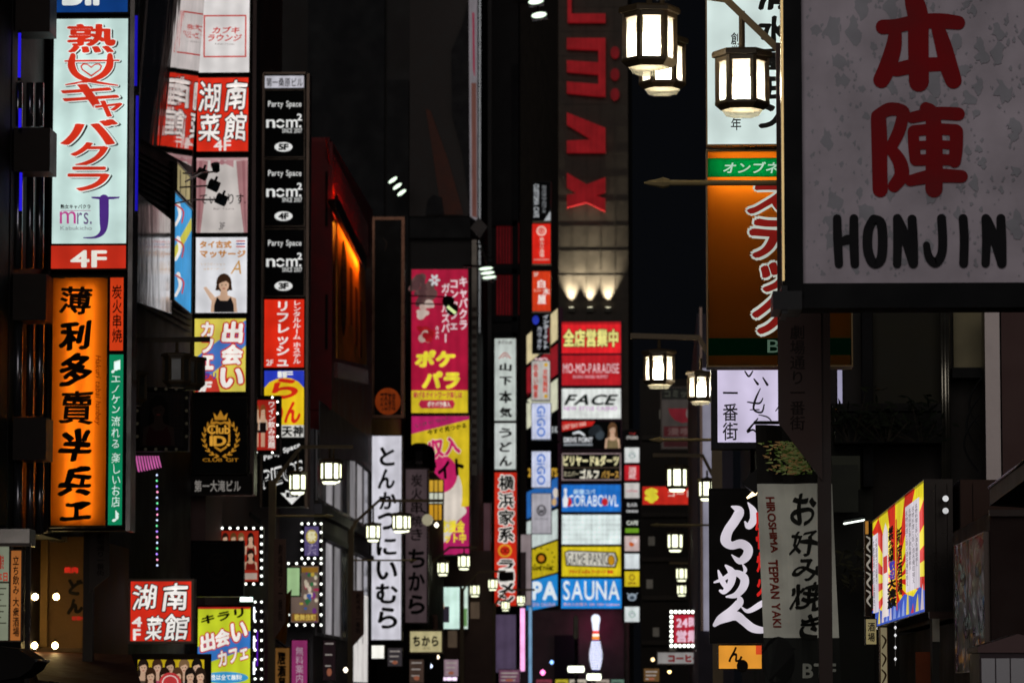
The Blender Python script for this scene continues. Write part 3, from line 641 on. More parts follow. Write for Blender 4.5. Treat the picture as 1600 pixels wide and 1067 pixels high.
for ch, r in (('出', (346, 502, 380, 536)), ('会', (346, 538, 380, 570)), ('い', (344, 574, 380, 606))): s.text(ch, r, '#fcf6ee', b=.05, sh=.1, out=('#c8231c', .07))
for i, ch in enumerate('カフェ'): s.text(ch, (314+i*.5, 503+i*26, 334, 526+i*26), '#fcf6ee', b=.05, sh=.05, out=('#c8231c', .06))
s.text('キラリ', (307, 582, 338, 592), '#3a3aa0', b=.05); s.text('1F', (310, 596, 332, 612), '#fcf6ee', b=.05, sh=.15); s.end()
s = Sign('light_box_sign', 'black club sign with a golden crowned crest and laurel wreath', (303, 622, 385, 741), YB, lip=2); s.panel('#0b0908', 0)
G = '#c98a28'
for sg in (-1, 1):
    for k in range(9):
        a = R(82 - k*17); cx, cy = 345+sg*26*math.cos(a), 684+29*math.sin(a); th = math.degrees(math.atan2(-29*math.cos(a), 26*math.sin(a)))
        for dv, ln_ in ((28, 4.6), (-26, 3.8)):
            q_ = R(th+dv); px_, py_ = 345+sg*(cx*sg-345*sg+ln_*.7*math.cos(q_)), cy+ln_*.7*math.sin(q_)
            s.ell(px_, py_, ln_, 1.15, G, .75, 8, rot=(th+dv) if sg > 0 else 180-(th+dv))
    s.stroke([(345+sg*26*math.cos(R(82-k*20)), 684+29*math.sin(R(82-k*20)), .7) for k in range(8)], G, .7, 'artwork')
s.poly([(330, 662), (338, 658), (345, 660), (352, 658), (360, 662), (360, 690), (354, 700), (345, 706), (336, 700), (330, 690)], G, .8); s.poly([(333, 664), (339, 661.5), (345, 663.5), (351, 661.5), (357, 664), (357, 689), (352, 698), (345, 702), (338, 698), (333, 689)], '#0b0908', 0)
s.poly([(336, 656), (334, 645), (340, 651), (345, 641), (350, 651), (356, 645), (354, 656)], G, .9); s.text('Club', (324, 664, 360, 678), '#d89a34', .95, b=.03, out=('#0b0908', .05, 0)); s.text('ID.', (328, 681, 360, 697), '#d89a34', .95, b=.04, out=('#0b0908', .05, 0)); s.text('CLUB GIT', (317, 716, 373, 721), '#c98a28', .8); s.end()
s = Sign('name_board', 'dark building name board with grey characters at the foot of the second column', (297, 743, 391, 771), YB, lip=3, frame='#2a2624'); s.panel('#241f1d', 0); s.text('第一大滝ビル', (304, 750, 376, 768), '#9a948e', .7, b=.015); s.end()
# spotlights on arms in front of the pink sign
for i, (x0, y0, x1, y1) in enumerate(((215, 278, 316, 272), (222, 306, 334, 290), (255, 322, 346, 312), (290, 284, 338, 268))):
    a, b = at(x0, y0, 73), at(x1, y1, 75.8); o = empty('sign_spotlight', ['black spotlight on a long arm over the pink sign, left one', 'black spotlight on a bent arm over the middle of the pink sign', 'black spotlight lowest of those over the pink sign', 'upright black spotlight over the pink sign, highest one'][i], 'spotlight', a, group='spotlights in front of the pink sign')
    d = b-a; MB().tube([(0, 0, 0), d*.5+Vector((0, 0, .06)), d], .018, 6).build('arm', mat('#0d0b0b', 'metal'), o)
    h = MB().lathe([(.04, -.02), (.07, .0), (.09, .16), (.085, .17)], n=10) if i == 3 else MB().box((-.11, -.06, -.09), (.11, .06, .09)).box((-.02, -.03, .09), (.02, .03, .2))
    q = h.build('head', mat('#0b0a0a', 'dull'), o); q.location = d; q.rotation_euler = (R(30), R(25 if i < 3 else -6), 0)
s = Sign('light_box_sign', 'small cream lit panel over the narrow blue sign, left of the pink curtained sign', (275, 266, 297, 308), Y_of(275, -9.34), Y_of(297, -9.34), lip=1.5); s.panel('#b8a878', .8); s.rectp((281, 266, 282.5, 308), '#4a3c24', .3); s.rectp((290, 266, 291, 308), '#4a3c24', .3); s.end()
s = Sign('light_box_sign', 'narrow bright blue sign half hidden left of the second column', (271, 314, 299, 480), Y_of(271, -9.34), Y_of(299, -9.34), lip=1.5); s.panel('#3aa0e0', .9); s.poly([(271, 390), (299, 340), (299, 360), (271, 412)], '#d8cf4a', .9)
for y in (318, 372, 428): s.stroke([(278, y, 6), (281, y+18, 5), (274, y+34, 4)], '#f4f0ec'); s.stroke([(274, y+2, 2.5), (286, y+12, 2.5), (284, y+30, 2)], '#c8322c')
s.end()
# ------------------------------------------------------------------ third column: black party space tower
YC = 87
t = empty('sign_tower', 'slim bronze framed tower holding the black party space signs', 'sign tower', (at(444, 790, YC).x, YC+.3, at(444, 790, YC).z)); L = -Vector(t.location)
child(t, 'back_board', quadY(410, 113, 480, 792, YC+.25, .3), mat('#1b1818', 'metal', rough=.5), L)
child(t, 'side_post', quadY(477.6, 115, 482, 792, YC-.05, .6), mat('#6a5a50', 'metal', rough=.35), L); child(t, 'side_post', quadY(408, 115, 411.4, 792, YC-.05, .6), mat('#6a5a50', 'metal', rough=.35), L); child(t, 'top_rail', quadY(411.6, 113, 477.4, 116, YC-.05, .6), mat('#6a5a50', 'metal', rough=.35), L)
s = Sign('name_board', 'white building name board topping the black party space tower', (414, 119, 475, 138), YC, lip=1.5); s.panel('#d2d0da', .9); s.text('第一桑原ビル', (416, 122, 473, 136), '#2a2830', 0, b=.01); s.end()
for y, fl, wh in ((142, '5F', 'topmost'), (250, '4F', 'middle'), (359, '3F', 'lowest')):
    s = Sign('light_box_sign', f'black party space sign marked {fl}, {wh} of the three on the bronze tower', (414, y, 475, y+103), YC, lip=1.8, group='black party space signs', frame='#4a4038'); s.panel('#0a0b0c', 0)
    s.text('Party Space', (419, y+16, 471, y+28), '#e8e8e6', .95, b=.012, gap=.1); s.text('n', (416, y+45, 430, y+58), '#e8e8e6', .95, b=.015); s.ring(438, y+51.5, 5.6, 5.4, 3, '#e8e8e6', .95, a0=20, a1=160); s.ring(438, y+51.5, 5.6, 5.4, 3, '#e8e8e6', .95, a0=200, a1=340)
    s.text('m.', (447, y+45, 471, y+58), '#e8e8e6', .95, b=.015); s.text('2', (464, y+36, 472, y+47), '#e8e8e6', .95, b=.03); s.text('SINCE 2007', (441, y+59, 472, y+66), '#e0e0de', .9, b=.01)
    s.ell(443, y+88, 14, 7.5, '#e8e8e6', .95, 28); s.text(fl, (435, y+83, 451, y+93), '#141414', 0, b=.05); s.end()
s = Sign('light_box_sign', 'red rental room sign with white vertical katakana, marked 2F', (413, 468, 475, 574), YC, lip=1.8); s.panel('#e02a14', 1)
s.text('リフレッシュ', (432, 471, 452, 572), '#fdf2ec', v=True, b=.035); s.text('レンタルルーム', (458, 470, 470, 530), '#fdf2ec', v=True, b=.02); s.text('ホステル', (458, 535, 470, 568), '#fdf2ec', v=True, b=.02); s.text('2F', (416, 562, 427, 571), '#fdf2ec', b=.02); s.end()
s = Sign('light_box_sign', 'yellow ramen sign with red brush letters under a blue 1F arch', (413, 579, 475, 683), YC, lip=1.8); s.panel('#f0c81e', 1)
s.poly([(413, 579), (475, 579), (475, 606), (466, 596), (455, 591), (444, 590), (432, 592), (421, 597), (413, 606)], '#2a3cc0'); s.text('1F', (434, 580, 458, 590), '#f4f4ee', b=.04); s.rectp((413, 664, 475, 683), '#dcdad4', .95); s.text('天神', (440, 665, 474, 682), '#171512', 0, b=.04, jit=.05)
s.text('ら', (424, 590, 466, 624), '#d42814', b=.06, nib=(.5, 30), jit=.04, sh=.1); s.text('めん', (418, 626, 470, 662), '#d42814', b=.06, nib=(.5, 30), jit=.04, sh=.1)
s.end()
s = Sign('light_box_sign', 'black sign with tilted white lettering and a B1 arrow, behind the lantern', (412, 690, 474, 790), YC, lip=1.8); s.panel('#0c0d0f', 0)
s.text('Party Space', None, '#ebeae8', .95, b=.04, quad=[(413, 722), (470, 700), (468, 690), (411, 712)]); s.text('PIECE', None, '#ebeae8', .95, b=.03, quad=[(411, 765), (474, 745), (472, 718), (409, 735)]); s.text('PIECE', None, '#0c0d0f', 0, b=-.0, quad=[(413, 762), (473, 743), (471, 721), (411, 738)])
s.poly([(438, 770), (446, 770), (446, 766), (466, 766), (466, 770), (474, 770), (456, 788)], '#f0efec'); s.text('B1', (447, 769, 466, 777), '#131313', 0, b=.05); s.end()
s = Sign('bulb_sign', 'small red poster sign with women and a dark bulb frame beside the club sign', (396, 625, 431, 703), 82, lip=7, frame='#100d0c', dep=.3); s.panel('#b3261a', .8)
for x in (401, 411): s.woman(x, 632, 40, '#8a4a22', '#d8cfc8', .8, wide=.6); s.rectp((x-3, 668, x+3, 698), '#dba98c', .8); s.rectp((x-5, 660, x+5, 676), '#1b1212', .5)
s.text('ワイン飲み放題', (419, 628, 430, 700), '#f4ece4', .9, v=True, b=.02); s.bulbs([(x, y) for x in (393, 434) for y in (628, 646, 664, 682)] + [(x, y) for y in (621, 707) for x in (401, 426)], 3.4, 3); s.end()
# dark unlit poster with bulb frame
s = Sign('bulb_sign', 'unlit dark poster of a woman inside a frame of dead bulbs', (219, 612, 288, 698), 63, lip=7, frame='#15110f'); s.panel('#2b2524', 0)
for i in range(12): s.rectp((220+i*5.8, 613, 220.6+i*5.8, 697), '#3a3433', 0)
for i in range(14): s.rectp((220, 614+i*6, 288, 614.6+i*6), '#3a3433', 0)
s.woman(248, 618, 78, '#120d0c', '#43151a', 0, '#4c3a34'); s.text('ウルフ', (270, 615, 284, 650), '#3f2a28', 0, v=True); s.bulbs([(x, y) for y in (608, 702) for x in (228, 244, 260, 276)] + [(x, y) for x in (215, 292) for y in (622, 642, 662, 682)], 5, 0.02, '#b8ac90'); s.end()
o = empty('awning', 'pink and white striped awning edge glowing below the unlit poster', 'awning', at(230, 730, 66))
for i in range(9):
    m = MB(); x0 = 211+i*4.3; a, b = at(x0, 712, 66), at(x0+2.6, 712, 66); c, d = at(x0+7, 738-i*.9, 65.6), at(x0+4.4, 736-i*.9, 65.6)
    q = [p - o.location for p in (a, b, c, d)]; m.raw(q + [p + Vector((0, .03, 0)) for p in q], [(0, 1, 2, 3), (7, 6, 5, 4), (0, 4, 5, 1), (1, 5, 6, 2), (2, 6, 7, 3), (3, 7, 4, 0)]); m.build('stripe', mat('#d86ab0', 'lit', .75), o)
o = empty('string_light', 'thin vertical string of tiny coloured lights under the pink awning', 'string light', at(246, 885, 68))
MB().tube([at(246, 735, 68)-o.location, (0, 0, 0)], .006, 4).build('wire', mat('#111111', 'dull'), o)
for i in range(17): MB().lathe([(.005, -.02), (.02, 0), (.005, .02)], at(246-rnd.random(), 742+i*8.8, 68)-o.location, 6).build('bulb', mat(('#c8d8ff', '#6adf9a', '#b08aff', '#ff9ac0')[i % 4], 'lamp', 1.6), o)
# ------------------------------------------------------------------ lower left
s = Sign('light_box_sign', 'red sign low on the left with white brush characters and 4F, metal edged', (204, 908, 299, 1001), 66, lip=4, frame='#b09a8a', dep=.35, fk='paint'); s.panel('#dc2e1c', .95)
for ch, r in (('湖', (207, 912, 246, 953)), ('南', (253, 910, 294, 955)), ('菜', (226, 961, 255, 1000)), ('館', (256, 958, 296, 1001))): s.text(ch, r, '#f8f2ec', b=.022, nib=(.5, 40), jit=.085, sh=.1, out=('#4a120c', .035, 0))
s.text('4', (206, 963, 222, 979), '#f8f2ec', b=.03); s.text('F', (208, 982, 220, 1000), '#f8f2ec', b=.03); s.end()
s = Sign('poster_sign', 'brown framed yellow poster crowded with women, below the red sign', (215, 1030, 319, 1125), 66, lip=9, frame='#3a2c22', fk='dull'); s.panel('#d8b81c', .8)
for i, x in enumerate((224, 246, 266, 288, 308)): s.woman(x, 1028, 50, ('#241a14', '#4a3020', '#2a1812', '#8a6a48', '#171210')[i], ('#5a4a3a', '#b84a6a', '#222222', '#c8b8a8', '#161616')[i], .7, wide=.9)
for i, x in enumerate((236, 258, 278, 298, 314)): s.woman(x, 1042, 50, ('#3a2416', '#281810', '#5a3a26', '#1c1410', '#2a1c14')[i], ('#c8c0b4', '#a86a5a', '#e0d8d0', '#463a34', '#141414')[i], .75, wide=.9)
s.ell(267, 1066, 17, 16, '#c83a3c', .9); s.ring(267, 1066, 12, 11, 1.6, '#f0d8d0', .9); s.end()
s = Sign('bulb_sign', 'red poster with women half hidden by a dark sign, white bulbs all around', (328, 829, 404, 908), 81.5, lip=7, frame='#0f0c0b', dep=.3); s.panel('#a82a18', .75)
for i, x in enumerate((338, 352, 365, 377, 392)): s.woman(x, 832, 34, ('#3a2014', '#2a160e', '#6a4420', '#7a5a34', '#1c100c')[i], '#8a1c14', .75, wide=.8)
s.woman(392, 858, 32, '#24140e', '#7a1c14', .7); s.rectp((376, 895, 402, 905), '#d8c0b0', .6)
s.bulbs(border(323, 825, 409, 912, 7, 7), 4, 2.6); s.end()
s = Sign('club_sign_back', 'unlit black sign with a faint crest in front of the bulb framed red poster', (302, 848, 377, 928), 74, lip=4, frame='#0d0b0b'); s.panel('#0e0c0c', 0); s.ring(341, 885, 17, 20, 3, '#1f1610', 0, a0=20, a1=340); s.poly([(333, 872), (349, 872), (349, 890), (341, 898), (333, 890)], '#1c140f', 0); s.end()
s = Sign('light_box_sign', 'yellow and blue cafe sign low on the left with white slanted letters', (309, 948, 391, 1110), 77.2, lip=3); s.panel('#c8d42c', .95)
s.poly([(309, 1010), (391, 985), (391, 1012), (309, 1040)], '#3a7ac8', .95); s.rectp((309, 945, 391, 951), '#c02a24', .9); s.text('キラリ', None, '#1a3a34', 0, b=.045, quad=[(313, 976), (382, 963), (380, 948), (316, 962)])
for ch, q in (('出', [(314, 1020), (337, 1013), (335, 985), (312, 992)]), ('会', [(337, 1013), (360, 1006), (358, 979), (335, 985)]), ('い', [(362, 1004), (388, 998), (384, 968), (360, 974)])): s.text(ch, None, '#fcf6ee', b=.05, quad=q, out=('#c8231c', .07))
s.text('カフェ', None, '#fcf6ee', b=.045, quad=[(342, 1042), (388, 1028), (386, 1004), (340, 1018)], out=('#c8231c', .06)); s.ell(352, 1058, 36, 9, '#3a9ad0', .95, 30); s.text('女性は全て無料!', (322, 1053, 378, 1062), '#f4f6f4', .95, b=.03); s.end()
o = empty('fluorescent_lamp', 'short white tube lamp just above the yellow cafe sign', 'lamp', at(385, 936, 76.5)); MB().box((-.12, -.03, -.04), (.12, .03, .04)).build('tube', mat('#e4fff4', 'lamp', 4, None, True), o); MB().box((-.14, .032, -.06), (.14, .1, .06)).build('housing', mat('#222222', 'metal'), o)
s = Sign('bulb_sign', 'dark strip sign edged with white bulbs right of the yellow cafe sign', (397, 938, 410, 1090), 80.6, lip=2, frame='#120d0c'); s.panel('#1c1214', 0); s.rectp((401, 985, 403, 1040), '#6a1ad0', .8)
s.bulbs([(x, 940+i*15) for i in range(9) for x in (399, 409)], 3.8, 2.6); s.end()
o = empty('string_light', 'vertical rows of white strip lights beside the yellow cafe sign', 'string light', at(397, 1060, 78.5))
for y in (958, 1003, 1043): MB().tube([at(396, y+10, 78.5)-o.location, at(396, y-10, 78.5)-o.location], .03, 6).build('tube', mat('#eef4ff', 'lamp', 2.5), o)
# ornate bulb signs further on
s = Sign('bulb_sign', 'small pale ornate panel framed by white bulbs, upper of two behind the lamp post', (476, 822, 498, 868), 94, lip=5, frame='#1c1618'); s.panel('#6a5c92', .6)
s.ell(487, 838, 9, 11, '#c8b04a', .8); s.text('祭', (480, 829, 494, 846), '#f0e8c0', .9, b=.04); s.text('ナンバ', (480, 850, 495, 866), '#d8c8e8', .8, v=True); s.bulbs(border(472, 818, 502, 872, 3, 4), 3.6, 3); s.end()
s = Sign('bulb_sign', 'colourful ornate panel framed by white bulbs, lower of two behind the lamp post', (455, 884, 498, 972), 93.5, lip=5, frame='#1c1618'); s.panel('#8a7468', .55)
for i in range(26): s.ell(rnd.uniform(470, 495), rnd.uniform(890, 968), rnd.uniform(2, 5), rnd.uniform(2, 6), rnd.choice(['#d8b84a', '#b03a5a', '#4a6ab0', '#e8d8c0', '#3a7a4a', '#7a3a8a']), .7, 8)
s.rectp((456, 886, 497, 894), '#a87a2a', .7); s.rectp((456, 958, 497, 970), '#8a5a2a', .7); s.text('歌舞伎町', (460, 959, 494, 969), '#e8c860', .8, b=.03); s.bulbs(border(451, 880, 502, 976, 4, 6), 3.6, 3); s.end()
s = Sign('light_box_sign', 'small plain pale green lit box left of the lower ornate panel', (449, 887, 468, 930), 91, lip=2); s.panel('#a8cc94', .9); s.end()
o = empty('awning', 'folded golden cloth awning beside the green lit box', 'awning', at(440, 1010, 90)); m = MB()
pts = [[(426+i*4, 992+i*3), (440+i*3.2, 935 - 3*i)] for i in range(6)]
for i in range(5):
    (a, b), (c, d) = pts[i], pts[i+1]; q = [at(*p, 90 + (.12 if (i+k) % 2 else 0))-o.location for k, p in ((0, a), (0, b), (1, d), (1, c))]; m.raw(q + [p + Vector((0, .02, 0)) for p in q], [(0, 1, 2, 3), (7, 6, 5, 4), (0, 4, 5, 1), (1, 5, 6, 2), (2, 6, 7, 3), (3, 7, 4, 0)])
m.build('cloth', mat('#a86a1c', 'cloth'), o); MB().tube([at(425, 995, 90)-o.location, at(447, 1012, 90)-o.location], .02, 6).build('rail', mat('#222222', 'metal'), o)
s = Sign('poster_sign', 'pink poster strip low behind the golden awning', (456, 1000, 480, 1090), 93, lip=2); s.panel('#a83a78', .6); s.text('無料案内所', (462, 1010, 474, 1080), '#e8c8d8', .6, v=True); s.end()
s = Sign('poster_sign', 'tan wooden board with dark brush writing low behind the lamp post', (428, 1012, 452, 1090), 91, lip=2, frame='#5a3a24'); s.panel('#9a6a34', .45); s.text('居酒屋', (433, 1018, 447, 1078), '#1c1208', 0, v=True, b=.05, jit=.1); s.end()
#PART5
# ------------------------------------------------------------------ middle of the street, left side
s = Sign('light_box_sign', 'tall unlit brown framed sign with a faint orange disc at its foot', (585, 344, 627, 648), 122, lip=5, frame='#5a3e30', dep=.4); s.panel('#120d0c', 0); s.ell(606, 627, 20, 21, '#9a3c10', .5, 28); s.text('可否茶館', (594, 612, 618, 642), '#3a1408', .3, b=.02); s.stroke([(598, 372, 1), (604, 380, 2), (601, 392, 1)], '#3a2c24', 0); s.end()
s = Sign('light_box_sign', 'tall white sign with black hiragana running down, tonkatsu shop', (581, 681, 627, 999), 118, lip=1.8, dep=.35); s.panel('#d8d6e0', 1)
for ch, y0, y1, x0, x1 in (('と', 698, 728, 593, 617), ('ん', 732, 764, 590, 617), ('か', 768, 796, 592, 620), ('つ', 800, 828, 590, 618), ('に', 838, 868, 588, 620), ('い', 876, 906, 588, 621), ('む', 911, 943, 587, 622), ('ら', 948, 982, 590, 621)):
    s.text(ch, (x0, y0, x1, y1), '#0f0e10', 0, b=.04, nib=(.7, 30), jit=.04)
s.end()
s = Sign('light_box_sign', 'small plain white square light under the white tonkatsu sign', (581, 1008, 600, 1028), 117, lip=1); s.panel('#f4f2e8', 1.3); s.end()
s = Sign('light_box_sign', 'tall dim greyish pink sign with dark charcoal grill characters', (634, 733, 667, 972), 128, lip=2.5, dep=.35, frame='#241c1c'); s.panel('#6a585c', .4)
for i, ch in enumerate('炭火串焼き'): s.text(ch, (642, 741+i*21, 660, 760+i*21), '#2a1a1c', 0, b=.015, jit=.04)
for i, ch in enumerate('ちから'): s.text(ch, (638, 857+i*36, 664, 887+i*36), '#171416', 0, b=.04, jit=.04)
s.end()
s = Sign('light_box_sign', 'small cream box sign with three dark hiragana beside the lamp post', (641, 986, 690, 1018), 126, lip=3, frame='#3a3026'); s.panel('#c8bc8c', .85); s.text('ちから', (645, 993, 685, 1009), '#1c1812', 0, b=.045); s.text('から', (661, 1010, 672, 1014), '#6a5f42', .5); s.end()
o = empty('exhaust_hood', 'black drum shaped duct top above the dim charcoal grill sign', 'duct', at(656, 736, 130)); k = 130/F
MB().lathe([(24*k, 0), (24*k, 30*k), (20*k, 38*k), (8*k, 44*k)], n=14).build('drum', mat('#151212', 'metal', rough=.5), o); MB().lathe([(25.5*k, 10*k), (25.5*k, 14*k)], n=14).build('band', mat('#241f1f', 'metal'), o)
o, L = building('sign_support_building', 'narrow dark building carrying the dim charcoal grill sign', -9.5, -8.0, 129.5, 143, at(650, 720, 130).z, '#1c1616')
# magenta billboards
YP = 144
s = Sign('billboard', 'magenta billboard with yellow blocky katakana and white side writing', (643, 421, 731, 645), YP, lip=1.8, dep=.4); s.panel('#b3163c', .85)
# abstract pattern where the photo's billboard has a drawing
r3 = random.Random(5)
for cx, cy, rx, ry, cc in [(660+r3.uniform(-12, 14), 452+r3.uniform(-22, 22), r3.uniform(5, 12), r3.uniform(4, 10), r3.choice(['#5a3a3c', '#6a4a48', '#7a5450'])) for _ in range(16)] + [(664+r3.uniform(-9, 9), 482+r3.uniform(-10, 12), r3.uniform(4, 8), r3.uniform(3, 7), r3.choice(['#d8b8ac', '#e0c8bc'])) for _ in range(9)] + [(666+r3.uniform(-9, 9), 515+r3.uniform(-12, 16), r3.uniform(4, 8), r3.uniform(5, 10), r3.choice(['#c01c28', '#a81420', '#d8b8ac'])) for _ in range(10)]: s.ell(cx, cy, rx, ry, cc, .7, 12, rot=r3.uniform(0, 180))
for k_ in range(6): s.ell(679+5*math.cos(k_*1.05), 438+6*math.sin(k_*1.05), 4, 2.2, '#d8d8dc', .85, 10, rot=k_*60)
s.text('キャバクラ', (717, 433, 731, 515), '#f4dfe4', .85, v=True, b=.03); s.text('コンカフェ', (703, 438, 716, 515), '#f4dfe4', .85, v=True, b=.03); s.text('ガールズバー', (690, 443, 703, 535), '#f4dfe4', .85, v=True, b=.03); s.text('etc', (681, 510, 686, 530), '#f4dfe4', .8, rot=90)
s.text('ポケ', (648, 547, 712, 574), '#f2e23a', .95, b=.07, sh=.12, out=('#c81f4a', .05)); s.text('パラ', (659, 580, 719, 608), '#f2e23a', .95, b=.07, sh=.12, out=('#c81f4a', .05))
s.rectp((643, 610, 731, 645), '#e8cc2a', .85); s.text('稼げるナイトワーク探しは', (646, 612, 722, 622), '#c8284a', .8, b=.03)
s.poly([(658, 625), (708, 625), (711, 631), (708, 638), (658, 638), (654, 631)], '#c8284a', .85); s.text('ポケパラ体入', (668, 627, 704, 636), '#f6e8d8', .9, b=.04); s.end()
s = Sign('billboard', 'yellow and magenta job billboard with slanted characters, below the magenta one', (643, 650, 733, 866), YP, lip=1.8, dep=.4); s.panel('#e2c426', .85)
s.poly([(643, 650), (733, 650), (733, 655), (643, 678)], '#c2246a', .85); s.poly([(643, 812), (733, 790), (733, 866), (643, 866)], '#c2246a', .85)
s.text('今すぐ見つかる', None, '#2a1a14', 0, b=.035, quad=[(668, 680), (729, 668), (728, 660), (667, 672)]); s.text('いきにない', None, '#7a4a5a', .6, b=.02, quad=[(650, 668), (700, 656), (699, 651), (649, 662)])
s.ell(694, 792, 26, 60, '#e8dccf', .85, 28, rot=12); s.ell(688, 740, 27, 30, '#d2246a', .85, 28); s.stroke([(684, 800, 18), (700, 812, 18), (722, 798, 14)], '#e8dccf', .85, 'artwork')
s.text('収入', None, '#d2246a', .9, b=.05, quad=[(670, 718), (720, 708), (718, 680), (668, 688)], out=('#f2e6c8', .04)); s.text('バイト', None, '#241a1a', 0, b=.06, quad=[(662, 757), (726, 740), (724, 712), (660, 728)])
s.text('応援金', (688, 812, 726, 832), '#f2dc3a', .95, b=.05); s.text('ゲット中', (682, 832, 728, 848), '#f2dc3a', .95, b=.05); s.end()
# clip lights in front of the magenta billboard
for i, (x0, x1, y, w_) in enumerate(((636, 696, 462, 16), (640, 702, 474, 14))):
    a, b = at(x0, y, 143), at(x1, y+2, 141); o = empty('sign_spotlight', ['upper black arm light reaching over the magenta billboard', 'lower black arm light with a bright lip over the magenta billboard'][i], 'spotlight', a); d = b-a
    MB().tube([(0, 0, 0), d], .025, 6).build('arm', mat('#0d0b0b', 'metal'), o); h = MB().lathe([(.06, -.05), (.14, .0), (.24, .28), (.23, .3)], n=10).build('head', mat('#0b0a0a', 'dull'), o); h.location = d + Vector((.2, 0, -.1)); h.rotation_euler = (R(120), R(40), 0)
    if i: q = MB().box((-.2, -.05, .3), (.2, .05, .34)).build('lens', mat('#e8ffb0', 'lamp', .8), h)
# flood lights up on the dark block
for i, (x, y, sx, n_, Y) in enumerate(((621, 292, 7, 3, 147), (762, 427, 3, 3, 142), (840, 14, 5, 2, 150))):
    o = empty('flood_light', ['rack of three small slanted flood lights on the dark tower block', 'rack of three flat flood lights on a bracket beside the striped banner strip', 'pair of oval flood lights at the very top of the photo'][i], 'flood light', at(x, y, Y)); k = Y/F
    MB().tube([(-40*k if i else 0, .5, 14*k), (0, .3, 12*k), (0, .05, -8*k)], .05, 6).build('bracket', mat('#1f1d1b', 'metal'), o)
    for j in range(n_):
        c = Vector(((j-(n_-1)/2)*sx*k*(1 if i != 1 else .9), -.1, -(j-(n_-1)/2)*((10, 7, 22)[i])*k)); rx, rz = ((8, 2.6), (11, 2.2), (12, 4.5))[i]; ang = (-35, -6, -8)[i]
        m = MB().lathe([(rx*k*.9, -.02), (rx*k, .0), (rx*k, .015)], n=16); q = m.build('lens', mat('#e8ffe4', 'lamp', 1.6), o); q.location = c; q.rotation_euler = (R(90), R(ang), 0); q.scale = (1, rz/rx, 1)
        hq = MB().box((-rx*k, .03, -rz*k*1.2), (rx*k, .4, rz*k*1.2)).build('housing', mat('#16191a', 'metal'), o); hq.location = c; hq.rotation_euler = (0, R(-ang*-1), 0)
o = empty('flood_light', 'dark square lamp head on the bracket above the three flat flood lights', 'flood light', at(748, 357, 142)); k = 142/F
MB().prism([(-13*k, 0), (0, 17*k), (14*k, 2*k), (2*k, -17*k)], -.15, .15).build('head', mat('#1a1716', 'metal'), o); m = MB()
for j in range(6): m.tube([(-8*k+j*4*k, 0, -14*k-j*9*k), (10*k+j*3*k, .1, -20*k-j*9*k)], .03, 5)
m.tube([(0, .05, -10*k), (22*k, .05, -85*k)], .05, 6).build('bracket', mat('#33302c', 'metal'), o)
# edge-on billboards on the street side of the dark block
o = empty('edge_billboard', 'tall billboard seen edge on, pale with a red stripe', 'billboard', at(742, 350, 150)); L = -Vector(o.location)
child(o, 'panel', quadX([(734, -40), (746, -40), (746, 345), (736, 338)], at(740, 300, 150).x), mat('#a0989e', 'lit', .5, None, True), L)
child(o, 'red_stripe', quadX([(738.5, 20), (741, 20), (742, 120), (739.5, 110)], at(740, 300, 150).x+.02, .01), mat('#a82848', 'lit', .6), L)
child(o, 'lower_band', quadX([(737, 130), (744, 130), (745, 340), (738, 338)], at(740, 300, 150).x+.02, .01), mat('#8a5a50', 'lit', .5), L)
child(o, 'edge', quadY(748, -40, 751, 520, 154, .4), mat('#aab0b4', 'metal'), L)
o = empty('banner_strip', 'grey white striped strip running down beside the yellow and magenta billboard', 'banner', at(744, 740, 147)); L = -Vector(o.location)
child(o, 'cloth', quadY(737, 375, 745, 742, 147, .1), mat('#9a9086', 'cloth'), L)
sm = MB()
for i in range(18): q = quadY(737.5, 480+i*14, 744.5, 487+i*14, 146.98, .01); n0 = len(sm.v); sm.raw(q.v, q.f)
child(o, 'stripe', sm, mat('#5a4a44', 'dull'), L)
# lit stuff low in the middle
s = Sign('light_box_sign', 'bright cyan white screen partly behind the small lamp post', (679, 917, 718, 982), 147.6, lip=2); s.panel('#cfeee2', 1.15); s.rectp((682, 947, 702, 972), '#3a3440', .6); s.woman(686, 924, 26, '#2a1a1c', '#c83a5a', .8); s.end()
s = Sign('light_box_sign', 'slim bright screen with leafy green lower half next to the cyan screen', (722, 916, 731, 982), 147.7, lip=1.5); s.panel('#d8eee0', 1.1); s.rectp((723, 950, 730, 978), '#7aa86a', .8); s.end()
s = Sign('light_box_sign', 'narrow glowing pale blue vertical strip left of the red ramen sign', (755, 936, 764, 1008), 150, lip=1); s.panel('#b4d8dc', 1); s.end()
s = Sign('light_box_sign', 'dim magenta and dark vertical sign strip between billboard and udon sign', (756, 786, 766, 900), 158, lip=1.2); s.panel('#6a4a50', .4); s.end()
for i, (x0, y0, x1, y1, c) in enumerate(((671, 750, 692, 768, '#e8b43a'), (671, 770, 692, 786, '#e8ecd8'), (671, 788, 690, 812, '#e0a42a'))):
    s = Sign('light_box_sign', ['uppermost of the small yellow lit window signs beside the dim grill sign', 'pale white one of the small window signs beside the dim grill sign', 'lowest of the small yellow lit window signs beside the dim grill sign'][i], (x0, y0, x1, y1), 133, lip=1.5); s.panel(c, .8); s.rectp((x0+6, y0, x0+7.5, y1), '#3a2a14', 0); s.rectp((x0+13, y0, x0+14.5, y1), '#3a2a14', 0); s.end()
o = empty('globe_lamp', 'round pale globe lamp beside the dim grill sign', 'lamp', at(668, 812, 127)); k = 127/F
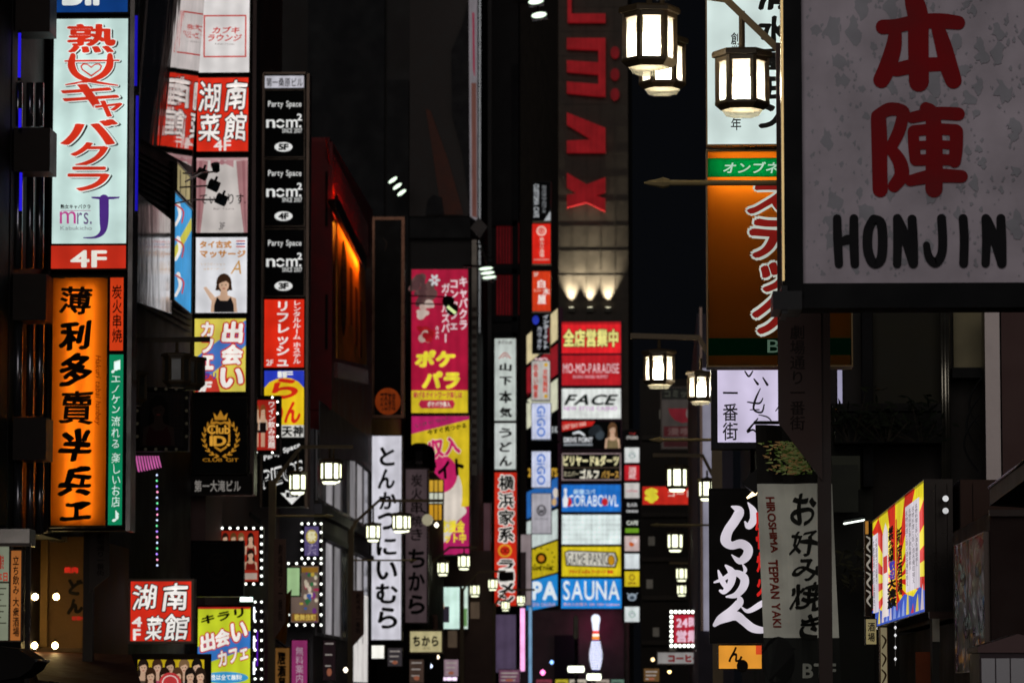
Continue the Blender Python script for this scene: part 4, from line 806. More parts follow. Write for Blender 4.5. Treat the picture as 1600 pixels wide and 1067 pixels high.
MB().lathe([(2*k, -9*k), (7*k, -6*k), (9*k, 0), (7*k, 6*k), (2*k, 9*k)], n=14).build('globe', mat('#b0a88c', 'lamp', .7), o, True); MB().tube([(0, 0, 9*k), (-8*k, .1, 14*k)], .03, 6).build('arm', mat('#222222', 'metal'), o)
o = empty('globe_lamp', 'small bright globe lamp right of the pale globe lamp', 'lamp', at(682, 820, 127)); MB().lathe([(1*k, -4*k), (4*k, 0), (1*k, 4*k)], n=12).build('globe', mat('#fff4d8', 'lamp', 3), o, True); MB().tube([(0, 0, 4*k), (-6*k, .1, 9*k)], .02, 6).build('arm', mat('#222222', 'metal'), o)
for i, (x, y, Y, wd, hh, c, e) in enumerate(((763, 1037, 151, 11, 4, '#f4fff0', 4), (702, 1060, 147.5, 26, 5, '#f0d8f4', 1.6), (440, 1062, 85, 0, 0, '', 0))):
    if wd:
        o = empty('shop_light', ['short bright bar light low beside the red ramen sign', 'low row of pinkish shop lights near the bottom edge'][i], 'lamp', at(x, y, Y)); k = Y/F
        for j in range(3): MB().box((-wd/2*k+j*wd/3*k, 0, -hh/2*k), (-wd/2*k+(j+.85)*wd/3*k, .1, hh/2*k)).build('tube', mat(c, 'lamp', e), o)
        MB().box((-wd/2*k, .12, -hh*k), (wd/2*k, .3, hh*k)).build('housing', mat('#222222', 'metal'), o)
for j, (x0, y0, x1, y1, Y, c, e, lab) in enumerate(((505, 1000, 524, 1062, 96, '#2a1c20', .5, 'dark poster strip beside the white window facade foot'), (694, 1030, 716, 1056, 146, '#b89aa8', .55, 'pinkish grey lit shop poster low behind the brown lamp plate'), (640, 1030, 662, 1066, 125, '#5a463c', .5, 'dim brown shop poster under the cream box sign'),
  (740, 1020, 756, 1062, 152, '#a88a80', .5, 'pale brown lit poster right of the small lamp post foot'), (780, 1046, 812, 1066, 156, '#8a5a74', .6, 'mauve lit shop window under the purple poster panel'), (606, 1012, 628, 1040, 116.5, '#4a4448', .5, 'grey unlit notice under the white tonkatsu sign'), (1006, 1044, 1030, 1064, 140, '#7a5a34', .6, 'amber lit shop window left under the coffee sign'))):
    s = Sign('shop_poster', lab, (x0, y0, x1, y1), Y, lip=1.2); s.panel(c, e)
    for q in range(3): s.rectp((x0+3, y0+4+q*(y1-y0)*.28, x1-3-q*2, y0+6+q*(y1-y0)*.28), '#e0d4cc', e*.8)
    s.ell((x0+x1)/2, y1-(y1-y0)*.2, (x1-x0)*.2, (y1-y0)*.1, '#c8785a', e); s.end()
for j, (x, y, Y, c, e, r_, lab) in enumerate(((733, 949, 149, '#fff8e0', 4, 4, 'small round white shop lamp right of the cyan screen'), (748, 1003, 153, '#ffd8f0', 3, 3, 'small pinkish shop lamp below the pale blue strip'), (672, 1040, 135, '#d8e4ff', 3, 4, 'small bluish shop lamp beside the brown shop poster'), (684, 1026, 139, '#ffe8c8', 3, 3, 'small warm shop lamp above the pinkish poster'),
  (770, 985, 158, '#ff9ad8', 3, 3, 'small pink shop lamp over the purple poster panel'), (848, 1050, 236, '#ff7ac0', 4, 4, 'small magenta lamp at the foot of the corner building'), (862, 1034, 236, '#8ab8ff', 3, 3, 'small blue lamp at the foot of the corner building'), (1020, 1030, 139, '#ffd8a0', 3, 3, 'small amber lamp left of the coffee sign'), (540, 1046, 100, '#fff0d8', 3, 4, 'small white lamp low before the window facade'))):
    o = empty('shop_lamp', lab, 'lamp', at(x, y, Y)); k = Y/F
    MB().lathe([(r_*.3*k, -r_*k), (r_*k, 0), (r_*.3*k, r_*k)], n=10).build('globe', mat(c, 'lamp', e, None, True), o, True); MB().lathe([(r_*.35*k, r_*k), (r_*.35*k, r_*1.8*k)], n=8).build('socket', mat('#222222', 'metal'), o)
# udon and ramen signs
s = Sign('light_box_sign', 'white sign with four black brush characters above the udon sign', (773, 529, 806, 657), 160, lip=1.8, dep=.4); s.panel('#c8d0ca', .95)
s.text('手打の店', (778, 532, 800, 538), '#5a504e', .6, b=.02); s.stroke([(780, 560, 1.4), (789, 551, 1.6), (798, 560, 1.4)], '#b8453a', .8); s.stroke([(785, 559, 1.2), (789, 555, 1.6), (793, 559, 1.2)], '#b8453a', .8)
for i, ch in enumerate('山下本気'): s.text(ch, (780, (567, 588, 610, 636)[i], 800, (580, 602, 630, 652)[i]), '#1a1a18', 0, b=.05, nib=(.6, 20), jit=.08)
s.end()
s = Sign('light_box_sign', 'white udon sign with three black hiragana above the red ramen sign', (773, 661, 806, 733), 160, lip=1.8, dep=.4); s.panel('#d0d6d2', .95)
for i, ch in enumerate('うどん'): s.text(ch, (780, 668+i*22, 800, 684+i*22), '#1a1a18', 0, b=.05, nib=(.6, 20), jit=.06)
s.end()
s = Sign('light_box_sign', 'tall red ramen sign with black white edged characters and an orange ring', (773, 738, 807, 946), 160, lip=1.8, dep=.4); s.panel('#d22c18', .95)
for i, ch in enumerate('横浜家系'): s.text(ch, (779, 742+i*27, 803, 766+i*27), '#191310', 0, b=.03, jit=.06, out=('#f2ece4', .07, .95))
s.ring(789, 860, 9.5, 9, 3, '#e89a2a', .9); s.ring(786, 860, 3.2, 3, 1.2, '#3a1a10', 0); s.ring(793, 860, 3.2, 3, 1.2, '#3a1a10', 0)
for i, ch in enumerate('ラーメン'): s.text(ch, (779, 874+i*18, 803, 890+i*18), '#191310', 0, b=.05, jit=.06, out=('#f2ece4', .08, .95))
s.end()
# thin lit strips right of the ramen sign
for i, (x0, y0, x1, y1, c, e) in enumerate(((812, 950, 820, 1048, '#f4a8dc', 1.7), (826, 948, 831, 1067, '#8ab8e0', .8), (772, 960, 806, 1050, '#6a5a78', .5), (814, 835, 830, 945, '#a8989a', .6))):
    s = Sign('light_box_sign', ['glowing pink vertical strip sign below the red ramen sign', 'thin blue vertical strip sign right of the pink one', 'dim purple poster panel directly under the red ramen sign', 'grey white strip sign seen at an angle between ramen sign and yellow game sign'][i], (x0, y0, x1, y1), (200, 201, 159, 161)[i], lip=1); s.panel(c, e)
    if i == 3: s.rectp((814, 862, 822, 940), '#3a2c2e', .3)
    s.end()
# ------------------------------------------------------------------ small hanging signs in front of the corner building
YS = 225
def hang(lab, r, c, e, **k): s = Sign('hanging_sign', lab, r, YS, lip=1, dep=.5, **k); s.panel(c, e); return s
s = hang('topmost hanging sign, black with tiny white sideways lettering', (833, 285, 860, 345), '#0b0b0d', 0, frame='#1c1c1e'); s.text('CUSTOMA CAFE', (834, 288, 842, 340), '#c8ccd0', .8, rot=90, b=.03); s.text('カスタマカフェ', (846, 290, 854, 332), '#b8bcc0', .7, v=True); s.poly([(860, 345), (850, 345), (860, 330)], '#c8ccd0', .8); s.end()
s = hang('bright red hanging sign with a pale ring emblem near its top', (832, 350, 860, 412), '#dc2418', 1); s.ring(846, 361, 6.5, 6.5, 2.4, '#f4c8b8'); s.ring(846, 361, 2.6, 2.6, 1, '#f4c8b8'); s.text('串カツ酒場', (843, 371, 850, 402), '#f4c8b8', v=True, b=.02); s.rectp((834, 405, 858, 406.5), '#e8a090'); s.end()
s = hang('orange red hanging sign with three white characters, marked 5F', (832, 424, 860, 486), '#d83c1a', 1); s.text('5F', (834, 426, 841, 432), '#f4dccc', b=.02); s.text('白', (840, 437, 852, 450), '#f8ece4', b=.03); s.text('木', (848, 450, 859, 461), '#f8ece4', b=.03); s.text('屋', (840, 461, 853, 475), '#f8ece4', b=.03); s.text('居酒屋', (834, 452, 846, 456), '#f0b8a0'); s.end()
s = hang('black hanging sign with a blue dot and slanted white handwriting', (832, 491, 859, 551), '#0b0b10', 0); s.ell(837, 500, 5, 7, '#2a3ab8', .9); s.text('インターネット', (848, 492, 858, 545), '#d8dce4', .9, v=True, b=.02, jit=.1); s.text('カラオケ', (839, 510, 847, 546), '#c8ccd8', .8, v=True, b=.02, jit=.1); s.rectp((855, 512, 859, 535), '#7a1a20', .6); s.end()
s = hang('white hanging sign with two columns of red characters and yellow dots', (831, 564, 859, 625), '#c8c4be', .9); s.text('出会い喫茶', (833, 568, 841, 622), '#c83a30', .9, v=True, b=.04); s.text('女性無料', (848, 576, 856, 614), '#d04a3a', .9, v=True, b=.04); s.ell(853, 570, 3, 3, '#d8a82a'); s.ell(853, 619, 3, 3, '#d8a82a'); s.end()
for i, y in enumerate((630, 705)):
    s = hang(['pale blue hanging sign with sideways blue GiGO letters, upper of the two', 'pale blue hanging sign with sideways blue GiGO letters, lower of the two'][i], (831, y, 860, y+56), '#d0d6f0', 1, group='twin blue lettered hanging signs'); s.text('GiGO', (839, y+4, 852, y+52), '#2a6ac8', 1, rot=90, b=.02, gap=.14); s.end()
s = hang('pale grey hanging sign with a dark round emblem, lowest of the row', (831, 771, 861, 833), '#b4b0b8', .9); s.ring(846, 797, 6.5, 7.5, 2, '#2a282c', 0); s.stroke([(842, 794, 1.5), (844, 801, 1.8), (846, 796, 1.5), (848, 801, 1.8), (850, 794, 1.5)], '#2a282c', 0); s.text('THE LOUNGE', (835, 809, 857, 812), '#6a666c', .6); s.end()
# stacked signs on the corner building front
YF = 239.6
def face(lab, r, c, e, **k): s = Sign('wall_sign', lab, r, YF, lip=1.2, dep=.36, frame='#2a1420', **k); s.panel(c, e*1.15); return s
s = face('bright red wall sign with five yellow characters, top of the stack', (878, 503, 970, 552), '#d81f26', 1); s.text('全店営業中', (880, 514, 966, 542), '#f0e88a', 1, b=.045, out=('#4a1a10', .05, .4)); s.rectp((878, 503, 970, 507), '#b81a20', .8); s.end()
s = face('crimson wall sign with white capital letters, second of the stack', (878, 555, 970, 602), '#b01a22', .95); s.text('MO-MO-PARADISE', (880, 568, 967, 583), '#f4d8dc', 1, b=0, gap=.14); s.text('SHABU SHABU BUFFET', (895, 586, 950, 591), '#e8a8b0', .9, b=.03); s.end()
s = face('white wall sign with slanted black green FACE lettering', (878, 607, 970, 654), '#d8dcd8', 1); s.text('FACE', (881, 616, 966, 633), '#1c3a2a', 0, sh=.35, b=.03); s.text('NEW STYLE CASINO', (881, 635, 964, 641), '#d09ad0', .95, b=.02); s.end()
s = face('black wall sign with a red corner and a long haired woman', (878, 658, 970, 702), '#101113', 0)
s.poly([(878, 658), (930, 658), (925, 665), (878, 674)], '#c8221c', .95); s.text('LAST DAY SALE', None, '#f0d0c0', .9, b=.03, quad=[(880, 671), (916, 664), (915, 659), (879, 664)]); s.stroke([(896, 677, 3), (905, 675, 4), (913, 680, 3)], '#dfe2e6', .9)
s.text('DRIVE POINT', (881, 683, 926, 691), '#e0e2e6', .9, b=.04); s.rectp((881, 693, 926, 696), '#9aa0a6', .8)
for i in range(8): s.ell(930+rnd.uniform(-6, 10), 680+rnd.uniform(-12, 12), 7, 6, rnd.choice(['#4a545c', '#2a3036', '#7a868e']), .6, 8)
s.woman(957, 660, 40, '#6a4a30', '#7a6a4a', .85, wide=.9); s.end()
s = face('black wall sign with cream katakana about billiards, darts and golf', (878, 708, 970, 750), '#12140f', 0); s.box_line((878, 708, 970, 750), 1.2, '#b8a0a0', .8); s.text('ビリヤード&ダーツ', (880, 711, 967, 728), '#efe6b0', 1, b=.05); s.rectp((880, 730, 968, 731), '#6a5a4a', .7); s.text('ゴルフ', (906, 733, 936, 748), '#f2ecd8', 1, b=.05); s.text('ミニバー', (881, 736, 904, 744), '#c8c0a0', .8, b=.04); s.text('バラース', (940, 735, 967, 747), '#c89a4a', .95, b=.04); s.end()
s = face('blue wall sign for a bowling alley with white letters and red balls', (878, 757, 970, 799), '#1c6ac0', 1); s.text('新宿コパ', (896, 764, 930, 772), '#b8d8f0', 1, b=.04); s.text('CORABOWL', (888, 773, 966, 791), '#e8f2fa', 1, b=.01, jit=.03); s.ell(889, 784, 4.5, 7, '#c8242a'); s.ell(945, 784, 5, 6, '#c8242a')
s.poly([(880, 792), (879, 780), (882, 772), (881, 764), (884, 762), (886, 765), (885, 772), (888, 780), (886, 792)], '#e8eef4'); s.end()
s = face('blank white wall sign with faint grid lines in the stack', (878, 804, 970, 850), '#d4e0de', 1.05)
for i in range(1, 6): s.rectp((878, 804+i*7.6, 970, 804.6+i*7.6), '#aebcba', 1)
for i in range(1, 4): s.rectp((878+i*23, 804, 878.6+i*23, 850), '#b4c0be', 1)
s.end()
s = face('yellow wall sign reading GAME PANIC in dark letters', (878, 854, 970, 900), '#d0ba1c', 1); s.poly([(882, 862), (888, 859), (962, 862), (966, 874), (962, 887), (884, 884)], '#3a3428', .3); s.poly([(884, 863), (889, 861), (960, 864), (963, 874), (960, 884.5), (886, 882)], '#d8d4c8', .95)
s.text('GAME PANIC', (886, 864, 951, 882), '#161412', 0, b=.0, gap=.13); s.ell(955, 875, 5.5, 8, '#c8901c'); s.ring(955, 875, 5.5, 8, 1, '#2a2214', 0); s.text('プライズ メダル アーケード 音楽', (889, 890, 958, 896), '#c83a1c', .95, b=.07); s.end()
s = face('blue wall sign reading SAUNA in white serif letters', (877, 904, 971, 950), '#1c80d0', 1); s.text('SAUNA', (880, 907, 968, 937), '#eaf4fa', 1, b=.012, gap=.12)
s.text('男女入れ替え OK 24hr business', (880, 941, 968, 946), '#e0b8c8', .9, b=.02); s.end()
# the same signs wrapping round onto the angled side
sd = [(503, 550, '#e0cfa0', .95, 'cream blank sign on the angled side wall level with the bright red sign', None, ''), (556, 602, '#9a2028', .85, 'crimson sign on the angled side wall level with the white capitals', 'MO', '#f0c8cc'), (608, 655, '#dcdcc0', .95, 'cream sign with a dark green curl on the angled side wall', None, ''),
      (658, 702, '#131316', 0, 'black sign with white marks on the angled side wall', 'S K', '#c8ccd0'), (707, 750, '#141310', 0, 'black sign with yellow numerals on the angled side wall', '24 DARTS', '#d8a83a'), (757, 800, '#2a6ab8', .9, 'blue sign with a pale ice cream figure on the angled side wall', None, ''),
      (805, 850, '#ccd8d4', 1.0, 'blank white sign on the angled side wall', None, ''), (853, 900, '#c8b21c', .95, 'yellow sign with a black radiating emblem on the angled side wall', 'GAME PANIC', '#161412'), (903, 950, '#2288d4', 1, 'blue sign ending in PA on the angled side wall', 'PA', '#eaf4fa')]
for y0, y1, c, e, lab, tx, tc_ in sd:
    s = Sign('wall_sign', lab, (823, y0, 872, y1), 258.5, 239.9, lip=.8, dep=.3, frame='#2a1420'); s.panel(c, e)
    if tx == 'PA': s.text('PA', (832, y0+5, 871, y0+34), tc_, b=.04); s.text('SPA SAUNA', (832, y0+38, 868, y0+44), '#e0b8c8', .9)
    elif tx == 'GAME PANIC':
        for k in range(12): s.ell(846+20*math.cos(k*math.pi/6), y0+17+14*math.sin(k*math.pi/6), 1.4, 1.4, '#2a2410', 0, 8)
        s.ell(846, y0+19, 9, 9, '#1c1608', 0); s.ell(846, y0+19, 5, 5, '#c87a1c', 1); s.text(tx, (832, y0+31, 866, y0+38), tc_, 0, b=.05); s.text('プライズ メダル', (833, y0+41, 866, y0+45), '#b8842a', 1)
    elif tx == 'MO': s.text(tx, (836, y0+3, 856, y0+9), tc_, 1, b=.06)
    elif tx: s.text(tx, (862, y0+8, 871, y0+18) if tx == 'S K' else (825, y0+24, 871, y0+38), tc_, .9, b=.05)
    if y0 == 757: s.ell(868, 770, 4, 8, '#e8dcd0', .9); s.ell(866, 784, 4, 6, '#d8b07a', .9)
    if y0 == 608: s.ring(827, 622, 5, 7, 2.5, '#2a4a3a', 0, a0=90, a1=300)
    s.end()
# lower wall, pin, lamps
o = empty('bowling_pin_sign', 'giant lit bowling pin sign with red and orange neck bands', 'neon sign', at(931, 1047, 238)); k = 238/F
def pin(y0, y1, c, e, name, rr):
    zs_ = [(1047-y)*k for y in (y0, y1)]; q = MB()
    pr = [(r_*k, (1047-y)*k) for y, r_ in rr]; q.lathe(pr, n=16); return q.build(name, mat(c, 'lamp', e, None, True), o, True)
pin(0, 0, '#e6ecff', 1.3, 'head', [(985, 4.6), (976, 5.4), (968, 7), (963, 6.2), (960, 2.6)]); pin(0, 0, '#d83a2a', 1.3, 'neck_band', [(990, 4.9), (985.2, 4.7)]); pin(0, 0, '#fff2e0', 1.3, 'neck_band', [(994, 5.2), (990.2, 4.9)]); pin(0, 0, '#e8862a', 1.3, 'neck_band', [(999, 5.7), (994.2, 5.2)])
rr = [(1047, 5), (1040, 7.6), (1030, 9.4), (1020, 9.6), (1010, 7.8), (999.2, 5.8)]; pin(0, 0, '#7078c8', .45, 'body', rr)
for i in range(12):
    y = 1044-i*3.7; r_ = [a[1]+(b[1]-a[1])*(a[0]-y)/(a[0]-b[0]) for a, b in zip(rr, rr[1:]) if a[0] >= y >= b[0]]; r_ = (r_ or [8])[0]
    MB().lathe([((r_+.3)*k, (1047-y-.8)*k), ((r_+.9)*k, (1047-y)*k), ((r_+.3)*k, (1047-y+.8)*k)], n=16).build('light_ring', mat('#eef2ff', 'lamp', 1.8), o)
MB().box((-4*k, .55, 10*k), (4*k, 2.0, 14*k)).box((-4*k, .55, 50*k), (4*k, 2.0, 54*k)).build('bracket', mat('#222222', 'metal'), o)
q = MB().box((-.12, .6, 45*k), (.12, .8, 84*k)).build('back_light', mat('#ff4a9a', 'lamp', 7, None, True), o)
lw = quadY(812, 953, 975, 1068, 239.9, .08); oc = bpy.data.objects
child(bpy.data.objects['corner_building'], 'lower_wall', lw, mat('#57474a', 'wall'), -Vector(bpy.data.objects['corner_building'].location))
child(bpy.data.objects['corner_building'], 'shutter', quadY(866, 992, 904, 1068, 239.7, .15), mat('#1c1420', 'wall'), -Vector(bpy.data.objects['corner_building'].location))
for j, (x0, x1, c) in enumerate(((868, 888, '#c8b832'), (890, 916, '#d8ccb8'), (838, 862, '#8a3a4a'), (925, 952, '#b8a89c'), (955, 975, '#6a8a7a'))):
    s = Sign('shop_sign', ['yellow lit shopfront sign at the foot of the corner building', 'cream lit shopfront sign at the foot of the corner building', 'dull red lit shopfront sign at the foot of the corner building', 'beige lit shopfront sign at the foot of the corner building', 'greenish lit shopfront sign at the foot of the corner building'][j], (x0, 1061, x1, 1074), 237, lip=.8); s.panel(c, .8); s.rectp((x0+3, 1065, x1-4, 1067), '#3a2c2c', .3); s.end()
for i, (x, y, wd, hh) in enumerate(((900, 1045, 26, 9), (928, 1057, 22, 9))):
    o = empty('street_lamp', ['flat white street light on a slim post before the corner building', 'lower flat white street light right of the slim post'][i], 'street lamp', Vector((at(x, y, 205-i*6).x, 205-i*6, 0))); k = 205/F; z = at(x, y, 205-i*6).z
    MB().lathe([(wd*.46*k, -hh/2*k), (wd/2*k, 0), (wd*.46*k, hh/2*k)], (0, 0, z), 14).build('lamp_glass', mat('#fbffe8', 'lamp', 3, None, True), o); MB().lathe([(wd*.5*k, hh/2*k+.01), (wd*.4*k, hh*.8*k)], (0, 0, z), 14).build('lamp_cap', mat('#2a2826', 'metal'), o); MB().tube([(0, 0, 0), (0, 0, z-hh/2*k-.02)], .08, 8).build('pole', mat('#3a3634', 'metal'), o)
o = empty('banner_pole', 'grey pole with a furled pale banner before the corner building', 'pole', Vector((at(900, 1000, 207).x, 207, 0))); k = 207/F; zt = at(900, 962, 207).z
MB().tube([(0, 0, 0), (0, 0, zt)], .07, 8).build('pole', mat('#3a3634', 'metal'), o); MB().lathe([(1.5*k, -36*k), (4.4*k, -33*k), (3.6*k, -4*k), (1*k, 2*k)], (0, -.12, zt), 8).build('banner', mat('#b0a898', 'cloth'), o)
# column of small logo squares
YL = 165
t = empty('sign_tower', 'slim black tower of small square shop logos', 'sign tower', (at(988, 970, YL).x, YL+.3, at(988, 970, YL).z)); L = -Vector(t.location)
child(t, 'back_board', quadY(972, 672, 1002, 972, YL+.25, .3), mat('#161316', 'metal', rough=.5), L)
lg = [('#181416', 0, 'black logo square with red and grey marks, first of the slim tower', '#b83a3a'), ('#dcdedc', 1, 'white logo square with a faint round sketch, upper end of the slim tower', '#9ab0a8'), ('#c0202a', 1, 'red logo square in the slim tower', '#f0c0c0'), ('#cfcac6', .95, 'off white logo square with a pink line', '#d08a90'),
      ('#1a1818', 0, 'black logo square with white scribble above the green footed one', '#c8c8c8'), ('#161a12', 0, 'black logo square with a green foot', '#7ab02a'), ('#d0b8b4', .95, 'pale pink logo square with an orange spot', '#d8642a'), ('#d8e0e2', 1.05, 'blank white logo square above the yellow one', None), ('#d8c024', 1, 'yellow logo square with a brown ring', '#8a5a1a'), ('#1c2026', 0, 'dark logo square with a pale blue crab like mark', '#a8b8c8'), ('#dce4e4', 1, 'white logo square at the foot of the slim tower', '#8ab0a0')]
for i, (c, e, lab, mk) in enumerate(lg):
    y0 = 670+i*27.6; s = Sign('logo_sign', lab, (976, y0+1.5, 999, y0+25), YL, lip=.8, frame='#161316'); s.panel(c, e)
    if i == 0: s.text('THE', (983, y0+6, 993, y0+9), mk, .8); s.text('STUDIO', (979, y0+11, 997, y0+16), '#c8c4c0', .8, b=.04)
    elif i == 1 or i == 10: s.ring(987.5, y0+13, 5, 4.6, 1.1, mk); s.stroke([(983, y0+15, 1), (988, y0+11, 1.4), (993, y0+16, 1)], '#8a9aa0')
    elif i == 2: s.text('酒', (982, y0+4, 994, y0+14), mk, .9, b=.03); s.text('蔵', (982, y0+14, 994, y0+23), mk, .9, b=.03)
    elif i == 3: s.text('coffee', (979, y0+11, 996, y0+16), mk, .9, b=.03)
    elif i == 4: s.text('BAR', (980, y0+5, 996, y0+11), mk, .8, b=.03); s.text('DINING', (979, y0+16, 997, y0+20), mk, .9, b=.05)
    elif i == 5: s.text('CAFE', (979, y0+5, 997, y0+12), '#d0d4c8', .9, b=.04); s.rectp((977, y0+17, 998, y0+24), mk, .8)
    elif i == 6: s.ell(987, y0+14, 4, 4, mk, .9); s.ell(991, y0+9, 5, 4, '#e8d8d8', .9)
    elif i == 8: s.ring(987.5, y0+11, 4, 4, 1.4, mk, .9); s.text('SPA', (981, y0+18, 994, y0+22), mk, .9, b=.03)
    elif i == 9: s.ell(987.5, y0+14, 7, 6, mk, .7); s.ell(987.5, y0+15, 4, 3, '#4a5a6a', .6); s.stroke([(980, y0+8, 1.5), (983, y0+11, 1.5)], mk, .7); s.stroke([(996, y0+8, 1.5), (992, y0+11, 1.5)], mk, .7)
    s.end()
# right, far
s = Sign('banner_sign', 'red shop banner with a yellow dollar mark behind the lanterns', (1004, 760, 1092, 788), 146, lip=1.5); s.panel('#c8281c', .95); s.text('$', (1007, 762, 1029, 786), '#e8d838', 1, b=.09); s.text('コード', (1044, 766, 1082, 776), '#f0c8bc', .9, b=.03); s.text('パック', (1076, 774, 1091, 786), '#f0c8bc', .9, b=.03); s.end()
s = Sign('poster_sign', 'dim grey comic cafe sign with a red bowl shaped logo', (1034, 606, 1090, 700), 144, lip=2, frame='#2c2723'); s.panel('#5c5450', .35); s.rectp((1034, 606, 1090, 624), '#2a2a26', .3); s.text('コミック', (1038, 609, 1086, 621), '#5a5c50', .35, b=.04)
s.poly([(1044, 638), (1088, 638), (1086, 648), (1078, 658), (1066, 661), (1054, 656), (1047, 648)], '#8a2430', .5); s.ring(1078, 646, 5, 8, 2.5, '#8a807c', .5, rot if False else 28); s.rectp((1037, 666, 1087, 682), '#5a2226', .4); s.text('漫喫', (1043, 668, 1081, 680), '#7a5a58', .4, b=.04); s.rectp((1037, 686, 1087, 698), '#4a2224', .35); s.end()
s = Sign('bulb_sign', 'red open 24 hours sign with white characters inside dotted bulbs', (1053, 960, 1112, 1004), 110, lip=8, frame='#1c1614', dep=.3); s.panel('#b81e34', .95); s.text('24時間', (1057, 963, 1108, 981), '#f4c8dc', 1, b=.05); s.text('営業中', (1057, 984, 1108, 1003), '#f4c8dc', 1, b=.05); s.bulbs(border(1049, 955.5, 1116, 1008.5, 10, 7), 5, 3.5); s.end()
s = Sign('light_box_sign', 'grey white coffee shop sign with dark red katakana at the bottom', (1028, 1019, 1104, 1036), 112, lip=2, frame='#4a4442'); s.panel('#a8a4a2', .75); s.text('コーヒー', (1044, 1022, 1094, 1034), '#8a2226', .7, b=.07); s.end()
for i, (x, y) in enumerate(((1046, 1049), (1107, 1049))):
    o = empty('downlight', ['small warm downlight under the coffee sign, left one', 'small warm downlight under the coffee sign, right one'][i], 'lamp', at(x, y, 113), group='warm downlights under the coffee sign'); MB().lathe([(.02, -.05), (.06, 0), (.04, .04)], n=8).build('bulb', mat('#ffd890', 'lamp', 4), o); MB().lathe([(.07, .045), (.07, .2)], n=8).build('housing', mat('#222222', 'metal'), o)
#PART6
# ------------------------------------------------------------------ right foreground
s = Sign('light_box_sign', 'white sign with black brush characters behind the near lantern', (1105, -30, 1250, 226), 37, lip=2, frame='#4a3c28', dep=.3); s.panel('#d8eae6', 1.0)
s.text('創業', (1142, 51, 1157, 92), '#20221f', 0, v=True, b=.012, jit=.03); s.text('五十', (1142, 98, 1157, 178), '#20221f', 0, v=True, b=.012, jit=.03); s.text('年', (1142, 184, 1158, 204), '#20221f', 0, b=.012, jit=.03)
for ch, y0, y1 in (('清', -30, 18), ('水', 24, 70), ('屋', 74, 112), ('モ', 118, 156), ('ン', 160, 202)): s.text(ch, (1184, y0, 1232, y1), '#20201e', 0, b=.06, nib=(.6, 30), jit=.1)
s.end()
s = Sign('light_box_sign', 'large orange sign with green bands and white edged red brush characters', (1106, 237, 1329, 571), 37.2, lip=2.5, frame='#4a3c28', dep=.34, body=False)
for r_ in ((1106, 237, 1329, 246.8), (1106, 276.2, 1329, 527.8), (1106, 555.2, 1329, 571)): s.panel('#f2b050', 0, rect=r_, kind='trans')
for r_ in ((1106, 247, 1329, 276), (1106, 528, 1329, 555)): s.panel('#148e62', 0, rect=r_, name='green_band' if r_[1] < 300 else 'lower_green_band', kind='trans')
m = s.mb('frame', mat('#4a3c28', 'metal', rough=.4)); a, b, c, d = s.loc(1106, 237, 1329, 571); e = 2.5/s.ppm
m.box((a-e, .3, b-e), (c+e, .33, d+e)); m.box((a-e, -.03, b-e), (a, .3, d+e)); m.box((c, -.03, b-e), (c+e, .3, d+e)); m.box((a, -.03, d), (c, .3, d+e)); m.box((a, -.03, b-e), (c, .3, b))
s.mb('added_baffle', mat('#1a1612', 'dull')).box((a+(c-a)*.66, .03, b+.002), (a+(c-a)*.67, .299, d-.002))  # unseen baffle added to keep tube light off the right part
s.k = 2
s.text('オンブネ', (1130, 253, 1216, 271), '#c8f0d8', .75, b=.025, sh=.2)
for ch, r in (('ス', (1166, 286, 1240, 336)), ('テ', (1170, 340, 1246, 405)), ('ッ', (1188, 408, 1240, 458)), ('ク', (1174, 458, 1240, 524))):
    s.text(ch, r, '#a01810', .5, b=.06, nib=(.6, 20), jit=.09, sh=.15, out=('#d0d6ca', .04, .8))
s.text('B1F', (1199, 531, 1246, 551), '#7aa088', .3); s.end()
tq = MB()
for zf in (.86, .955): tq.tube([(a+.04, .15, b+(d-b)*zf), (a+(c-a)*.52, .15, b+(d-b)*zf)], .016, 6)
tq.build('tube', mat('#fff0d8', 'lamp', 30, None, True), s.root)
# brass-like brackets of the orange sign toward the pole
# HONJIN sign
YJ = 27
s = Sign('hanging_sign', 'large unlit pale sign with a speckled face, two dark red characters and HONJIN', (1253, -60, 1680, 443), YJ, lip=0, dep=.45, frame='#08090c', fk='dull')
a, b, c, d = s.loc(1253, -60, 1680, 443); m = s.mb('frame', mat('#08090c', 'dull')); e = 30/s.ppm
m.box((a-29/s.ppm, -.06, b-36/s.ppm), (a-.001, .45, d)); m.box((a, -.06, b-36/s.ppm), (c, .45, b-.001)); m.box((a-28/s.ppm, -.10, b-40/s.ppm), (c, -.061, b-26/s.ppm))
m2 = s.mb('bracket', mat('#0b0b0c', 'metal')); x0, z0 = s.pp(1207, 506); x1, z1 = s.pp(1252, 482); m2.box((x0+.06, -.12, z0+.06), (x1-.1, .4, z1+.15)); m2.box((x0, -.14, z1-.02), (x1, .42, z1+.11))
m3 = s.mb('edge_strip', mat('#b8a070', 'metal', rough=.25)); x0, z0 = s.pp(1222, 440); x1, z1 = s.pp(1225.5, -60); m3.box((x0, -.05, z0), (x1-.003, .1, z1))
s.step = .0002; s.k = 70; s.panel('#bfb4be', 0)
r2 = random.Random(3)
def splat(cx, cy, r):
    if cx < 1256+r*1.6 or cy > 438-r*2.2: return
    n = 16; ph = r2.random()*6
    s.poly([(cx+r*(1+.38*math.sin(3*t+ph)+.3*r2.uniform(-1, 1))*math.cos(t)*.85, cy+r*(1+.38*math.sin(2*t+ph)+.3*r2.uniform(-1, 1))*math.sin(t)*1.25) for t in [2*math.pi*k/n for k in range(n)]], '#a19fa7', 0, 'speckle', y=-.001-.00002*len(s.mb('speckle', mat('#a19fa7', 'dull')).f))
